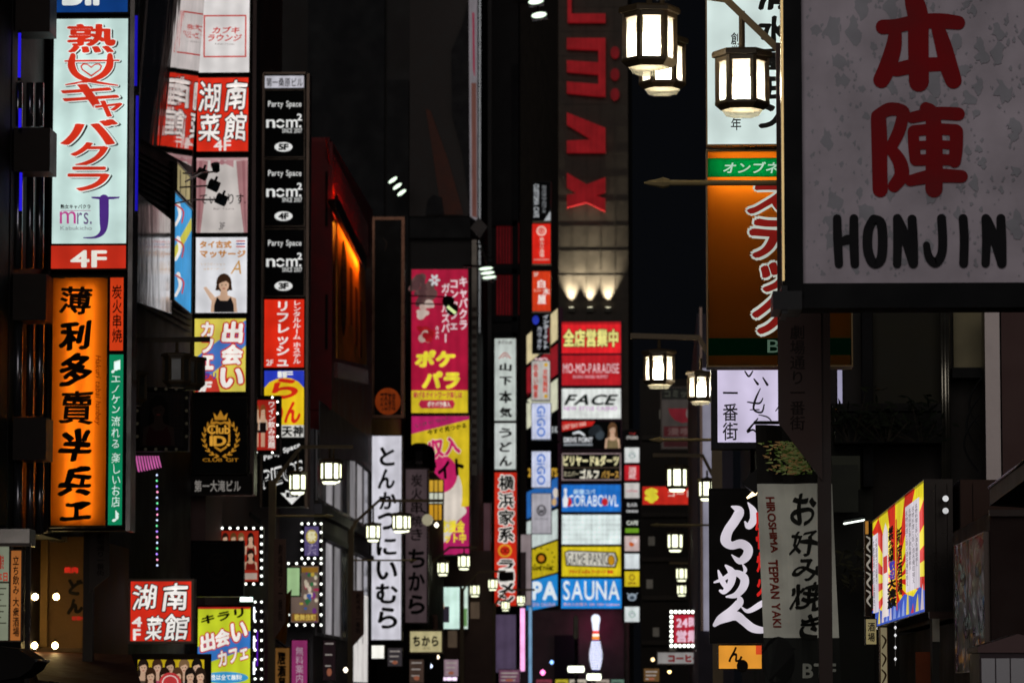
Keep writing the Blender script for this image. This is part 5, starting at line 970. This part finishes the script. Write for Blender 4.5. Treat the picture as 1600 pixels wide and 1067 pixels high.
for ix in range(10):
    for iy in range(12):
        cx, cy = 1262+ix*39+r2.uniform(-16, 16), -20+iy*40+r2.uniform(-17, 17); splat(cx, cy, r2.choice([4, 6, 8, 11, 14]))
        for k in range(5): splat(cx+r2.uniform(-22, 22), cy+r2.uniform(-24, 24), r2.uniform(.8, 3))
T = lambda x, y: (1200+x*.4684, y*.4684); DR = '#8a0c14'
for pts in ([(383, 92, 44), (430, 88, 42), (500, 74, 44), (575, 72, 46), (634, 78, 42)], [(474, -20, 40), (488, 10, 58), (500, 60, 62), (501, 150, 62), (503, 275, 60)], [(425, 100, 36), (418, 160, 48), (398, 225, 52), (378, 268, 50)],
            [(566, 95, 40), (586, 160, 50), (603, 225, 54), (618, 270, 50)], [(428, 234, 42), (500, 220, 44), (580, 216, 42)],
            [(368, 396, 46), (371, 470, 48), (372, 560, 46), (374, 634, 46)], [(362, 388, 34), (405, 366, 40), (450, 372, 36), (452, 392, 32)], [(450, 385, 36), (436, 440, 38), (407, 498, 34)], [(407, 495, 34), (438, 540, 42), (445, 585, 44), (420, 622, 38)],
            [(480, 394, 34), (555, 380, 38), (634, 382, 40)], [(526, 362, 36), (548, 385, 44), (554, 480, 50), (553, 632, 52)], [(484, 440, 34), (486, 490, 34), (492, 535, 36)], [(486, 438, 34), (560, 432, 34), (626, 436, 36)], [(628, 440, 40), (627, 495, 40), (622, 540, 38)], [(492, 536, 34), (560, 534, 34), (624, 536, 34)], [(494, 487, 26), (560, 484, 26), (620, 486, 26)], [(474, 604, 34), (555, 588, 42), (645, 590, 38)]):
    s.stroke(pts, DR, 0, T=T, k=.52)
for pts in ([(230, 730, 24), (232, 800, 26), (236, 882, 24)], [(286, 730, 25), (286, 800, 27), (289, 882, 25)], [(250, 806, 24), (268, 800, 28), (292, 802, 18)], [(352, 732, 26), (334, 770, 28), (332, 830, 28), (345, 872, 28), (362, 880, 28), (378, 860, 28), (382, 800, 28), (376, 745, 28), (352, 732, 26)],
            [(431, 730, 26), (432, 800, 26), (430, 882, 24)], [(434, 735, 26), (460, 800, 30), (484, 878, 28)], [(480, 732, 26), (483, 800, 28), (484, 880, 28)], [(578, 730, 26), (582, 800, 26), (578, 850, 26), (558, 878, 28), (536, 858, 24), (528, 818, 20)], [(650, 730, 26), (654, 800, 26), (652, 880, 26)], [(726, 730, 26), (728, 800, 26), (725, 880, 24)], [(730, 735, 26), (756, 800, 30), (779, 876, 28)], [(776, 730, 26), (778, 800, 28), (779, 880, 28)]):
    s.stroke(pts, '#121116', 0, T=T, k=.54)
s.end()
# lilac sign, ramen sign, banner
s = Sign('light_box_sign', 'lilac white sign in a black frame with hiragana and three small kanji', (1121, 562, 1268, 691), 47, lip=10, frame='#0c0b0d', dep=.3); s.panel('#d2c8e4', 1)
s.text('一番街', (1129, 612, 1153, 688), '#17151a', 0, v=True, b=.01, jit=.02); s.stroke([(1164, 580, 2), (1170, 588, 3), (1176, 580, 2)], '#1a181c', 0); s.stroke([(1178, 592, 2), (1184, 600, 4)], '#1a181c', 0); s.stroke([(1192, 590, 2), (1199, 601, 4)], '#1a181c', 0)
s.stroke([(1188, 607, 1.5), (1180, 625, 3.5), (1178, 640, 3), (1190, 644, 3), (1194, 632, 2)], '#1a181c', 0); s.stroke([(1168, 628, 2), (1186, 630, 3), (1192, 622, 1.5)], '#1a181c', 0); s.stroke([(1172, 640, 1.5), (1186, 640, 2)], '#1a181c', 0); s.stroke([(1186, 648, 1.5), (1200, 652, 2.2), (1208, 662, 1.5)], '#1a181c', 0); s.stroke([(1184, 654, 2), (1168, 674, 4), (1178, 672, 3), (1196, 690, 3)], '#1a181c', 0); s.stroke([(1212, 642, 1.5), (1222, 628, 2.5)], '#1a181c', 0); s.end()
s = Sign('banner_sign', 'black ramen sign with large white brush hiragana left of the cloth banner', (1109, 764, 1206, 1004), 45, lip=1.2, frame='#0b0a0a', dep=.12); s.panel('#0c0a0a', 0)
T = lambda x, y: (970+x/2.756, 680+y/2.756); Wt = '#dcd4e0'; q = 1/2.756
for pts in ([(548, 290, 6), (570, 325, 30), (572, 362, 34), (550, 392, 26), (535, 372, 8)], [(478, 306, 8), (510, 325, 40), (492, 365, 42), (462, 410, 42), (452, 452, 46), (476, 474, 34), (518, 466, 38), (548, 488, 40), (540, 522, 38), (510, 540, 28), (478, 514, 5)],
            [(452, 560, 10), (478, 590, 34), (474, 636, 30), (446, 672, 22), (428, 668, 12)], [(420, 582, 8), (436, 625, 24), (458, 660, 18)], [(403, 632, 8), (440, 618, 18), (490, 592, 26), (530, 612, 36), (528, 650, 36), (496, 686, 26), (455, 694, 8)], [(523, 552, 4), (536, 578, 16), (526, 598, 6)],
            [(505, 690, 10), (512, 716, 34), (478, 752, 34), (430, 790, 36), (404, 816, 16)], [(404, 812, 14), (450, 788, 34), (496, 776, 40), (530, 800, 36), (570, 830, 36), (620, 838, 24), (640, 826, 10)], [(520, 738, 5), (548, 756, 18), (600, 728, 26), (640, 700, 12)]):
    s.stroke(pts, Wt, .98, T=T, k=q)
s.text('豚骨', (1180, 800, 1204, 858), '#c8201c', .95, v=True, b=.04, jit=.04); s.text('焼', (1182, 862, 1204, 894), '#c8201c', .95, b=.04, jit=.04); s.text('火', (1182, 898, 1204, 932), '#c8201c', .95, b=.04, jit=.04); s.end()
s = Sign('light_box_sign', 'glowing orange sign under the black ramen sign, dark brush mark on it', (1123, 1008, 1190, 1044), 48, lip=1.5); s.panel('#e89a34', 1.0); s.text('ん', (1138, 1010, 1160, 1034), '#2a1a10', 0, b=.03, jit=.05); s.ell(1160, 1040, 9, 10, '#1a120e', 0); s.rectp((1181, 1008, 1190, 1022), '#d84a24', 1); s.end()
o = empty('sign_spotlight', 'black spotlight shining down at the top of the ramen sign', 'spotlight', at(1176, 762, 44)); k = 44/F
MB().prism([(-16*k, 6*k), (-4*k, 22*k), (10*k, 30*k), (14*k, 0), (4*k, -10*k)], -.1, .1).build('head', mat('#0c0b0b', 'metal'), o); MB().tube([(-9*k, 0, -16*k), (3*k, 0, -8*k), (6*k, 0, -2*k)], [.01, .03, .025], 8).build('lamp_glass', mat('#ffe2b0', 'lamp', 3, None, True), o); MB().tube([(0, 0, 26*k), (0, .2, 60*k)], .03, 6).build('arm', mat('#222222', 'metal'), o)
# cloth banner: a real cloth with folds, slightly leaning
YO = 31
s = Sign('cloth_banner', 'pale okonomiyaki cloth banner with a dark food photo at its top', (1186, 668, 1306, 1100), YO, frame=None)
def wav(px, py): return .035*math.sin(px*.05+py*.013)+.02*math.sin(px*.11-py*.02)
def cloth(x0a, x1a, y0, x0b, x1b, y1, c, em, name, dy=0, kind='dull', nx=14, ny=20):
    m = s.mb(name, mat(c, kind)); vs = []
    for j in range(ny+1):
        for i in range(nx+1):
            f, g_ = i/nx, j/ny; py = y0+(y1-y0)*g_; px = (x0a+(x0b-x0a)*g_)*(1-f)+(x1a+(x1b-x1a)*g_)*f; a, b = s.pp(px, py); vs.append((a, wav(px, py)-dy, b))
    m.raw(vs, [(j*(nx+1)+i, j*(nx+1)+i+1, (j+1)*(nx+1)+i+1, (j+1)*(nx+1)+i) for j in range(ny) for i in range(nx)])
cloth(1180, 1296, 664, 1183, 1298, 755, '#1d1a16', 0, 'food_photo'); cloth(1183, 1300, 755.5, 1193, 1311, 996, '#eeeedf', 0, 'cloth', kind='cloth'); cloth(1193, 1311, 996.5, 1196, 1316, 1110, '#262724', 0, 'cloth')
Fp = s.mb('food_photo', mat('#c0d080', 'dull')); F2 = s.mb('food_photo', mat('#e8b878', 'dull')); F3 = s.mb('food_photo', mat('#6c8c3c', 'dull'))
for i in range(420):
    u_ = rnd.gauss(0, 1); v_ = rnd.random(); px = 1234+u_*15+v_*10; py = 690+v_*50; l = rnd.uniform(3, 9)
    if px > 1292 or px < 1190: continue
    x0, z0 = s.pp(px, py); x1, z1 = s.pp(px-l, py+rnd.uniform(-3, 3)); yy = wav(px, py)-.004-.0001*i
    rnd.choice([Fp, F2, F3, Fp]).raw([(x0, yy, z0-.008), (x0, yy, z0+.008), (x1, yy, z1+.002), (x1, yy, z1-.002)], [(0, 1, 2, 3)])
nf0 = set(s.parts)
s.k = 0
s.text('HIROSHIMA', None, '#8a3024', 0, b=.03, quad=[(1196, 776), (1205, 863), (1216, 863), (1210, 776)]); s.text('TEPPAN YAKI', None, '#8a3024', 0, b=.03, quad=[(1200, 874), (1208, 980), (1221, 980), (1215, 874)])
for ch, r in (('お', (1234, 770, 1276, 822)), ('好', (1232, 828, 1280, 870)), ('み', (1236, 872, 1284, 908)), ('焼', (1232, 908, 1286, 955)), ('き', (1248, 958, 1282, 1000))): s.text(ch, r, '#23231f', 0, b=.036, nib=(.35, 50), jit=.16, sh=.12)
s.ell(1216, 1032, 26, 38, '#1a1a19', 0); s.rectp((1190, 1012, 1242, 1014), '#1a1a19', 0); s.text('BTF', (1254, 1036, 1306, 1059), '#a6a89c', 0, b=.03)
for k_, (m_, nm, mm) in s.parts.items():
    if nm in ('lettering', 'artwork'): m_.v = [(x, wav(1246+x*s.ppm, 1100-z*s.ppm)+y-.006, z) for x, y, z in m_.v]
b0, b1 = s.pp(1178, 664), s.pp(1300, 664); MB().tube([(b0[0], 0, b0[1]+.02), (b1[0], 0, b1[1]+.02)], .014, 8).build('rod', mat('#3a3430', 'metal'), s.root); s.end()
# yellow and red screen along the street
XS = 2.62
Y0, Y1 = Y_of(1364, XS), Y_of(1449, XS)
s = Sign('screen_sign', 'bright yellow and red sunray screen slanting on the shop canopy', (1364, 783, 1449, 968), Y0, Y1, lip=1.5, dep=.25, frame='#1c1816')
a, b, c, d = s.loc(1364, 783, 1449, 968)
s.panel('#e2d024', 1.05)
def SL(u, v): return a+(c-a)*u, b+(d-b)*v
def sp(pts, col, em=1, name='artwork'): y = s.y(); s.mb(name, s.M(col, em)).raw([(SL(*p)[0], y, SL(*p)[1]) for p in pts], [tuple(range(len(pts)))])
ce = (.47, .35)
for k in range(13):
    t0 = R(k*360/13+6); t1 = t0+R(13); pts = [ce]
    def edge(t):
        dx, dz = math.cos(t), math.sin(t); f = min(((1-ce[0])/dx if dx > 0 else -ce[0]/dx) if abs(dx) > 1e-6 else 9, ((1-ce[1])/dz if dz > 0 else -ce[1]/dz) if abs(dz) > 1e-6 else 9); return ce[0]+dx*f, ce[1]+dz*f
    sp([ce, edge(t0), edge(t1)], '#d02a1a')
sp([(0, 0), (1, 0), (1, .15), (.9, .21), (.8, .15), (.65, .2), (.5, .13), (.35, .19), (.2, .13), (.1, .2), (0, .16)], '#3a5ac0')
for i in range(12): u_ = .05+i*.08; h_ = .05+.06*(i % 3); sp([(u_, .02), (u_+.05, .02), (u_+.04, h_+.05), (u_+.02, h_)], rnd.choice(['#d8c8d0', '#c83a50', '#8aa0e0', '#e0d060']))
sp([(.05, .13), (.17, .13), (.17, .86), (.05, .86)], '#dcd4dc'); sp([(.7, .2), (.93, .2), (.93, .9), (.7, .9)], '#dcd4dc'); sp([(.26, .06), (.38, .06), (.38, .8), (.33, .9), (.27, .8)], '#e8dcd8'); sp([(.28, .45), (.36, .45), (.36, .6), (.28, .6)], '#c83a3a')
def st(t, r, col, em=1, **k):
    vs, fs = layout(t, True); X0 = min(p[0] for p in vs); X1 = max(p[0] for p in vs); Z0 = min(p[1] for p in vs); Z1 = max(p[1] for p in vs); y = s.y(); u0, v0, u1, v1 = r; m = s.mb('lettering', s.M(col, em))
    for i, (dx, dy) in enumerate(nibset(k.get('b', 0))): m.raw([(SL(u0+(u1-u0)*(p+dx-X0)/(X1-X0), 0)[0], y-i*.00005, SL(0, v0+(v1-v0)*(z+dy-Z0)/(Z1-Z0))[1]) for p, z in vs], fs)
for i in range(2): st('大衆酒場のお品書き', (.06+i*.055, .2+i*.2, .1+i*.055, .82), '#4a3a4a', 0)
for i in range(4): st('名物料理と旨い酒各種取揃え', (.71+i*.055, .25+(i % 2)*.12, .75+i*.055, .86), '#5a4a58', 0)
st('昼飲み酒場', (.4, .52, .5, .82), '#1a1214', 0, b=.05); st('歓迎', (.42, .36, .52, .52), '#3a3ab0', 1, b=.05); st('大漁旗', (.38, .12, .54, .36), '#141214', 0, b=.06); st('新宿酒場', (.56, .2, .66, .76), '#20161a', 0, b=.03)
sp([(.55, .08), (.57, .08), (.57, .85), (.55, .85)], '#c83020')
s.end()
s = Sign('side_sign', 'narrow sign with pale brush strokes on the left end of the sunray screen', (1352, 814, 1363, 962), Y0+.1, lip=1, frame='#3a2c1c', dep=.2); s.panel('#2a2018', 0); s.rectp((1352, 814, 1357, 834), '#c88a3a', .8)
for y in (838, 866, 894, 922): s.stroke([(1354, y, 2), (1361, y+6, 4), (1355, y+16, 3), (1361, y+25, 2)], '#d8cfc0', .45)
s.end()
o, L = building('shop_canopy', 'dark brown shop canopy box carrying the sunray screen', XS+.28, 4.6, Y1-.3, Y0+.2, at(1500, 752, Y1).z, '#3a2a25', 'metal', .55, at(1500, 962, Y1).z)
child(o, 'soffit_edge', quadY(1452, 955, 1548, 966, Y1-.38, .07), mat('#2a1e1a', 'metal'), L)
for y in (779, 798):
    q = MB().lathe([(.03, 0), (.03, .04)], n=14); q = child(o, 'round_stud', q, mat('#c8ccd0', 'metal', rough=.15)); q.location = at(1477, y, Y1-.31)+L; q.rotation_euler = (R(90), 0, 0)
for px in (1462, 1480, 1500, 1520): child(o, 'panel_seam', quadY(px, 756, px+1.2, 955, Y1-.315, .012), mat('#1c1412', 'dull'), L)
o, L = building('entrance_building', 'dark shop entrance beneath the sunray screen', XS+.3, 4.6, Y1+.9, Y0+.2, at(1500, 966, Y1).z-.02, '#15110e')
child(o, 'door', quadY(1431, 1018, 1456, 1080, Y1+.7, .1), mat('#7a3a1c', 'dull'), L)
child(o, 'pillar', quadY(1457, 963, 1468, 1090, Y1-.1, .3), mat('#3a3834', 'wall'), L); child(o, 'notice', quadY(1457, 965, 1468, 1002, Y1-.13, .02), mat('#b0aa9c', 'dull'), L)
s = Sign('light_box_sign', 'small dim yellowish sign with a dark brush mark under the screen', (1353, 967, 1369, 1006), Y0-1, lip=1); s.panel('#b0a070', .6); s.text('酒', (1356, 972, 1367, 986), '#2a2218', 0, b=.02); s.text('場', (1356, 988, 1367, 1002), '#2a2218', 0, b=.02); s.end()
s = Sign('banner_sign', 'narrow pale noren strip lit warmly below the spot lamp', (1376, 980, 1386, 1090), Y0-2, lip=1, frame='#6a4a2a'); s.panel('#c8b890', .35)
for y in (992, 1020, 1046): s.stroke([(1378, y, 2), (1384, y+8, 3), (1379, y+20, 2)], '#5a3a1c', 0)
s.end()
o = empty('spot_lamp', 'small bright white spot lamp at the lower left corner of the sunray screen', 'lamp', at(1369, 976, Y0-.6)); MB().lathe([(.01, -.04), (.035, 0), (.01, .04)], n=10).build('bulb', mat('#fff8ec', 'lamp', 22, None, True), o, True); MB().lathe([(.05, .045), (.05, .14)], n=10).build('housing', mat('#2a2826', 'metal'), o)
o = empty('string_light', 'hanging string of tiny clear bulbs under the sunray screen', 'string light', at(1399, 1040, Y0-4)); MB().tube([(0, 0, 0), at(1399, 972, Y0-4)-o.location], .005, 4).build('wire', mat('#8a8a88', 'metal'), o)
for y in (980, 992, 1011, 1029): MB().lathe([(.004, -.02), (.016, 0), (.004, .02)], at(1399, y, Y0-4)-o.location, 8).build('bulb', mat('#e8e8ea', 'lamp', .9), o)
o = empty('fluorescent_lamp', 'slim white tube lamp left of the sunray screen', 'lamp', at(1335, 815, 50)); MB().tube([at(1318, 818, 50)-o.location, at(1351, 812, 50)-o.location], .012, 6).build('tube', mat('#f4fff0', 'lamp', 2.0, None, True), o); MB().tube([at(1318, 814, 50.1)-o.location, at(1351, 808, 50.1)-o.location], .03, 6).build('housing', mat('#222222', 'metal'), o)
# vinyl covered posters
XV = at(1497, 900, 34).x
s = Sign('vinyl_poster', 'pale posters under shiny clear vinyl on the wall at the right edge', (1497, 842, 1544, 1048), 34.5, 31.5, lip=1.6, dep=.18, frame='#2c2522'); s.panel('#ded6c6', 0, kind='vinyl'); a, b, c, d = s.loc(1497, 842, 1544, 1048)
sp([(.0, .86), (.12, .86), (.08, .98), (0, .98)], '#a82a22', 0); sp([(.66, .92), (.8, .9), (.92, .95), (.78, .99)], '#a83a2a', 0)
m = s.mb('artwork', mat('#6a5a72', 'dull'))
for u_, v_, ru, rv, cc in ((.3, .35, .12, .1, '#3a3440'), (.3, .35, .09, .075, '#b8b0b4'), (.3, .35, .05, .04, '#3a3440'), (.8, .42, .1, .14, '#4a4250'), (.8, .42, .07, .11, '#b0a8b0'), (.8, .42, .04, .06, '#5a4a62'), (.22, .72, .1, .05, '#524a44'), (.75, .75, .12, .06, '#565048')):
    sp([(u_+ru*math.cos(t), v_+rv*math.sin(t)) for t in [2*math.pi*k/18 for k in range(18)]], cc, 0)
for i in range(9): u_ = .12+rnd.random()*.8; v_ = .05+rnd.random()*.4; sp([(u_, v_), (u_+.05, v_+.01), (u_+.04, v_+.07), (u_-.01, v_+.05)], '#3a342e', 0)
sp([(.455, 0), (.475, 0), (.475, 1), (.455, 1)], '#1c1816', 0)
m = s.mb('vinyl_sheet', mat('#9a9890', 'glass', rough=.12)); s.y()
mv = MB(); NX, NY = 16, 40
for u0, u1 in ((.01, .45), (.48, .99)):
    vs = [(SL(u0+(u1-u0)*i/NX, 0)[0], -.03-.008*noise.noise(Vector((i*.3+u0*9, j*.16, 2))), SL(0, j/NY)[1]) for j in range(NY+1) for i in range(NX+1)]
    mv.raw(vs, [(j*(NX+1)+i, j*(NX+1)+i+1, (j+1)*(NX+1)+i+1, (j+1)*(NX+1)+i) for j in range(NY) for i in range(NX)])
del s.parts[('vinyl_sheet', mat('#9a9890', 'glass', rough=.12).name)]
vm = bpy.data.materials.new('clear_vinyl'); vm.use_nodes = True; nn = vm.node_tree.nodes; nn.remove(nn['Principled BSDF']); tr_ = nn.new('ShaderNodeBsdfTransparent'); gl_ = nn.new('ShaderNodeBsdfGlossy'); gl_.inputs['Roughness'].default_value = .08; mxs = nn.new('ShaderNodeMixShader'); mxs.inputs[0].default_value = .22
vm.node_tree.links.new(tr_.outputs[0], mxs.inputs[1]); vm.node_tree.links.new(gl_.outputs[0], mxs.inputs[2]); vm.node_tree.links.new(mxs.outputs[0], nn['Material Output'].inputs[0])
mv.build('vinyl_sheet', vm, s.root, True); s.end()
o, L = building('dark_kiosk', 'plain dark brown wall block at the right edge beside the vinyl posters', at(1548, 900, 31.4).x, 6, 31.4, 35.4, at(1560, 800, 31.4).z, '#2a1f1d', 'metal', .6)
child(o, 'ledge', quadY(1546, 796, 1640, 806, 31.3, .08), mat('#17110f', 'metal'), L)
o = empty('display_cabinet', 'glass fronted cabinet at the bottom right corner', 'cabinet', (at(1565, 1000, 29).x, 29.2, 0)); L = -Vector(o.location)
child(o, 'body', MB().box((at(1530, 1000, 29).x, 29, 0), (at(1660, 1000, 29).x, 29.9, at(1560, 1020, 29).z)), mat('#241d20', 'metal', rough=.4), L); child(o, 'top', MB().prism([(at(1527, 1000, 29).x, at(1560, 1020, 29).z+.004), (at(1527, 1000, 29).x, at(1560, 1010, 29).z), (at(1590, 1000, 29).x, at(1560, 990, 29).z), (at(1662, 1000, 29).x, at(1560, 1010, 29).z), (at(1662, 1000, 29).x, at(1560, 1020, 29).z+.004)], 28.96, 29.95), mat('#3a2c2c', 'metal', rough=.4), L)
for x in (1534, 1557, 1580): child(o, 'glass_panel', quadY(x, 1028, x+21, 1120, 28.985, .013), mat('#5a5460', 'gloss', rough=.12), L)
o = empty('awning', 'dark awning with a shiny front edge cutting the right edge', 'awning', at(1575, 765, 33)); L = -Vector(o.location)
P1, P2 = at(1546, 762, 34.5), at(1640, 690, 31.0); m = MB(); q = [P1, P2, P2+Vector((1.2, .4, -.25)), P1+Vector((1.2, .4, -.05))]; qq = [p+L for p in q]; m.raw(qq+[p-Vector((0, 0, .16)) for p in qq], [(3, 2, 1, 0), (4, 5, 6, 7), (0, 1, 5, 4), (1, 2, 6, 5), (2, 3, 7, 6), (3, 0, 4, 7)]); m.build('cover', mat('#141110', 'gloss', rough=.35), o)
MB().tube([P1+L, P2+L], .016, 8).build('edge_rail', mat('#9a948c', 'metal', rough=.2), o, True)
# ------------------------------------------------------------------ lower left corner shop
o, L = building('yakiniku_shop', 'warmly lit old shop wall with brush writing behind the left lamp post', -12, at(131, 950, 59).x, 59, 64, at(100, 838, 59).z, '#7a5a34')
for i, (x, y, h, tx, cc, e) in enumerate(((100, 885, 10, '焼肉', '#d02a1a', .9), (112, 962, 7, '営業中', '#b82a1a', .7))):
    q = Sign.__new__(Sign); q.P0 = Vector((0, 58.98, 0)); q.u = Vector((1, 0, 0)); q.n = Vector((0, -1, 0)); q.O = Vector(o.location); q.step = .001; q.k = 0; q.parts = {}; q.root = o; q.ppm = F/59
    q.text(tx, (x, y, x+22, y+h), cc, e, b=.05, name='shop_lettering'); 
    if i == 0:
        q.text('ど', (106, 904, 130, 930), '#171008', 0, b=.07, jit=.12, name='shop_lettering'); q.text('ん', (104, 935, 130, 960), '#171008', 0, b=.07, jit=.12, name='shop_lettering')
    q.end()
    for ob in o.children:
        if ob.name.startswith('shop_lettering') and not ob.get('d'):
            ob['d'] = 1
            for v in ob.data.vertices: v.co.y += -2.52-.002*i
for ob in o.children:
    if 'd' in ob: del ob['d']
child(o, 'column', quadY(50, 838, 74, 1010, 58.8, .15), mat('#8a6a3e', 'wall'), L); child(o, 'rail', quadY(48, 1012, 130, 1018, 58.6, .3), mat('#4a3826', 'wall'), L)
child(o, 'brass_plate', quadY(76, 838, 104, 846, 58.9, .08), mat('#b8a888', 'metal'), L)
for i, (x, y) in enumerate(((55, 932), (88, 932), (54, 1008), (86, 1008))):
    q = empty('bulb_lamp', ['warm bare bulb at the upper left of four before the old shop wall', 'warm bare bulb at the upper right of four before the old shop wall', 'warm bare bulb at the lower left of four, with a glowing tail', 'warm bare bulb at the lower right of four before the old shop wall'][i], 'lamp', at(x, y, 58), group='bare bulbs before the old shop wall')
    k = 58/F; MB().lathe([(1.5*k, -5*k), (4.6*k, -2.2*k), (4.6*k, 2.2*k), (1.5*k, 5*k)], n=12).build('bulb', mat('#ffdc94', 'lamp', 40, None, True), q, True); MB().lathe([(2*k, 5.2*k), (2*k, 10*k)], n=8).build('socket', mat('#3a2c1c', 'metal'), q)
    if i in (0, 2): MB().tube([(-5*k, .02, -1*k), (-12*k-i*3*k, .05, 0)], [2.5*k, 1*k], 8).build('glow_tail', mat('#ffcf7a', 'lamp', 5), q)  # tapering tail beside the bulb, glowing by its own emission
o = empty('awning', 'reddish brown shop awning at the lower left behind the lamp post', 'awning', at(110, 1040, 56)); L = -Vector(o.location)
A, B_ = at(48, 1018, 58), at(205, 1022, 58); c_, d_ = at(60, 1064, 55.5), at(225, 1080, 55.5); m = MB(); qq = [p+L for p in (A, B_, d_, c_)]; m.raw(qq+[p-Vector((0, 0, .08)) for p in qq], [(0, 1, 2, 3), (7, 6, 5, 4), (0, 4, 5, 1), (1, 5, 6, 2), (2, 6, 7, 3), (3, 7, 4, 0)]); m.build('cover', mat('#4a2a20', 'cloth'), o)
MB().tube([c_+L, d_+L], .02, 6).build('edge_rail', mat('#6a6058', 'metal'), o)
o = empty('awning', 'black rounded awning at the bottom left corner', 'awning', at(20, 1060, 48)); L = -Vector(o.location); k = 48/F
MB().prism([(-60*k, 30*k), (-10*k, 50*k), (18*k, 46*k), (46*k, 28*k), (38*k, 14*k), (20*k, 2*k), (-60*k, -10*k)], -.5, .5).build('cover', mat('#1a1614', 'cloth'), o); MB().tube([(46*k, -.5, 28*k), (46*k, .5, 28*k)], .02, 6).build('edge_rail', mat('#222222', 'metal'), o)
s = Sign('menu_board', 'pale lit menu board with red writing at the left edge', (-40, 852, 14, 1000), 50.5, lip=2, frame='#2a211c'); s.panel('#9aa088', .6); s.text('お品書き', (-8, 866, 6, 890), '#b83a2a', .6, b=.04, jit=.06); s.text('本日', (-6, 893, 12, 908), '#c84a34', .6, b=.04)
for i in range(7): s.rectp((-20, 918+i*9, 10-(i % 3)*4, 920+i*9), '#5a5c4a', .4)
s.rectp((-40, 908, 14, 911), '#4a4c3c', .3); s.end()
s = Sign('menu_board', 'narrow orange strip sign with dark handwriting at the left edge', (17, 860, 33, 1000), 50.2, lip=2, frame='#3a2c22'); s.panel('#c8783a', .7); s.text('立ち飲み', (20, 868, 30, 928), '#3a1c10', 0, v=True, b=.02, jit=.06); s.text('大衆酒場', (20, 932, 30, 994), '#3a1c10', 0, v=True, b=.02, jit=.06); s.end()
o = empty('awning', 'chrome edged canopy above the menu boards at the left edge', 'awning', at(20, 850, 50)); L = -Vector(o.location)
child(o, 'cover', quadY(-60, 826, 46, 852, 49.9, .5), mat('#9a948e', 'metal', rough=.22), L); child(o, 'edge_rail', quadY(-60, 848, 48, 853, 49.8, .08), mat('#3a3430', 'metal'), L)
o = empty('sign_post', 'dark upright post at the right side of the menu boards', 'post', Vector((at(43, 1000, 50.4).x, 50.4, 0))); MB().box((-.03, -.05, 0), (.03, .05, at(43, 853, 50.4).z)).build('post', mat('#171311', 'metal'), o); MB().box((-.12, -.14, 0), (.12, .14, .05)).build('foot', mat('#171311', 'metal'), o)
bpy.data.scenes.remove(TS)
sc.render.film_transparent = False
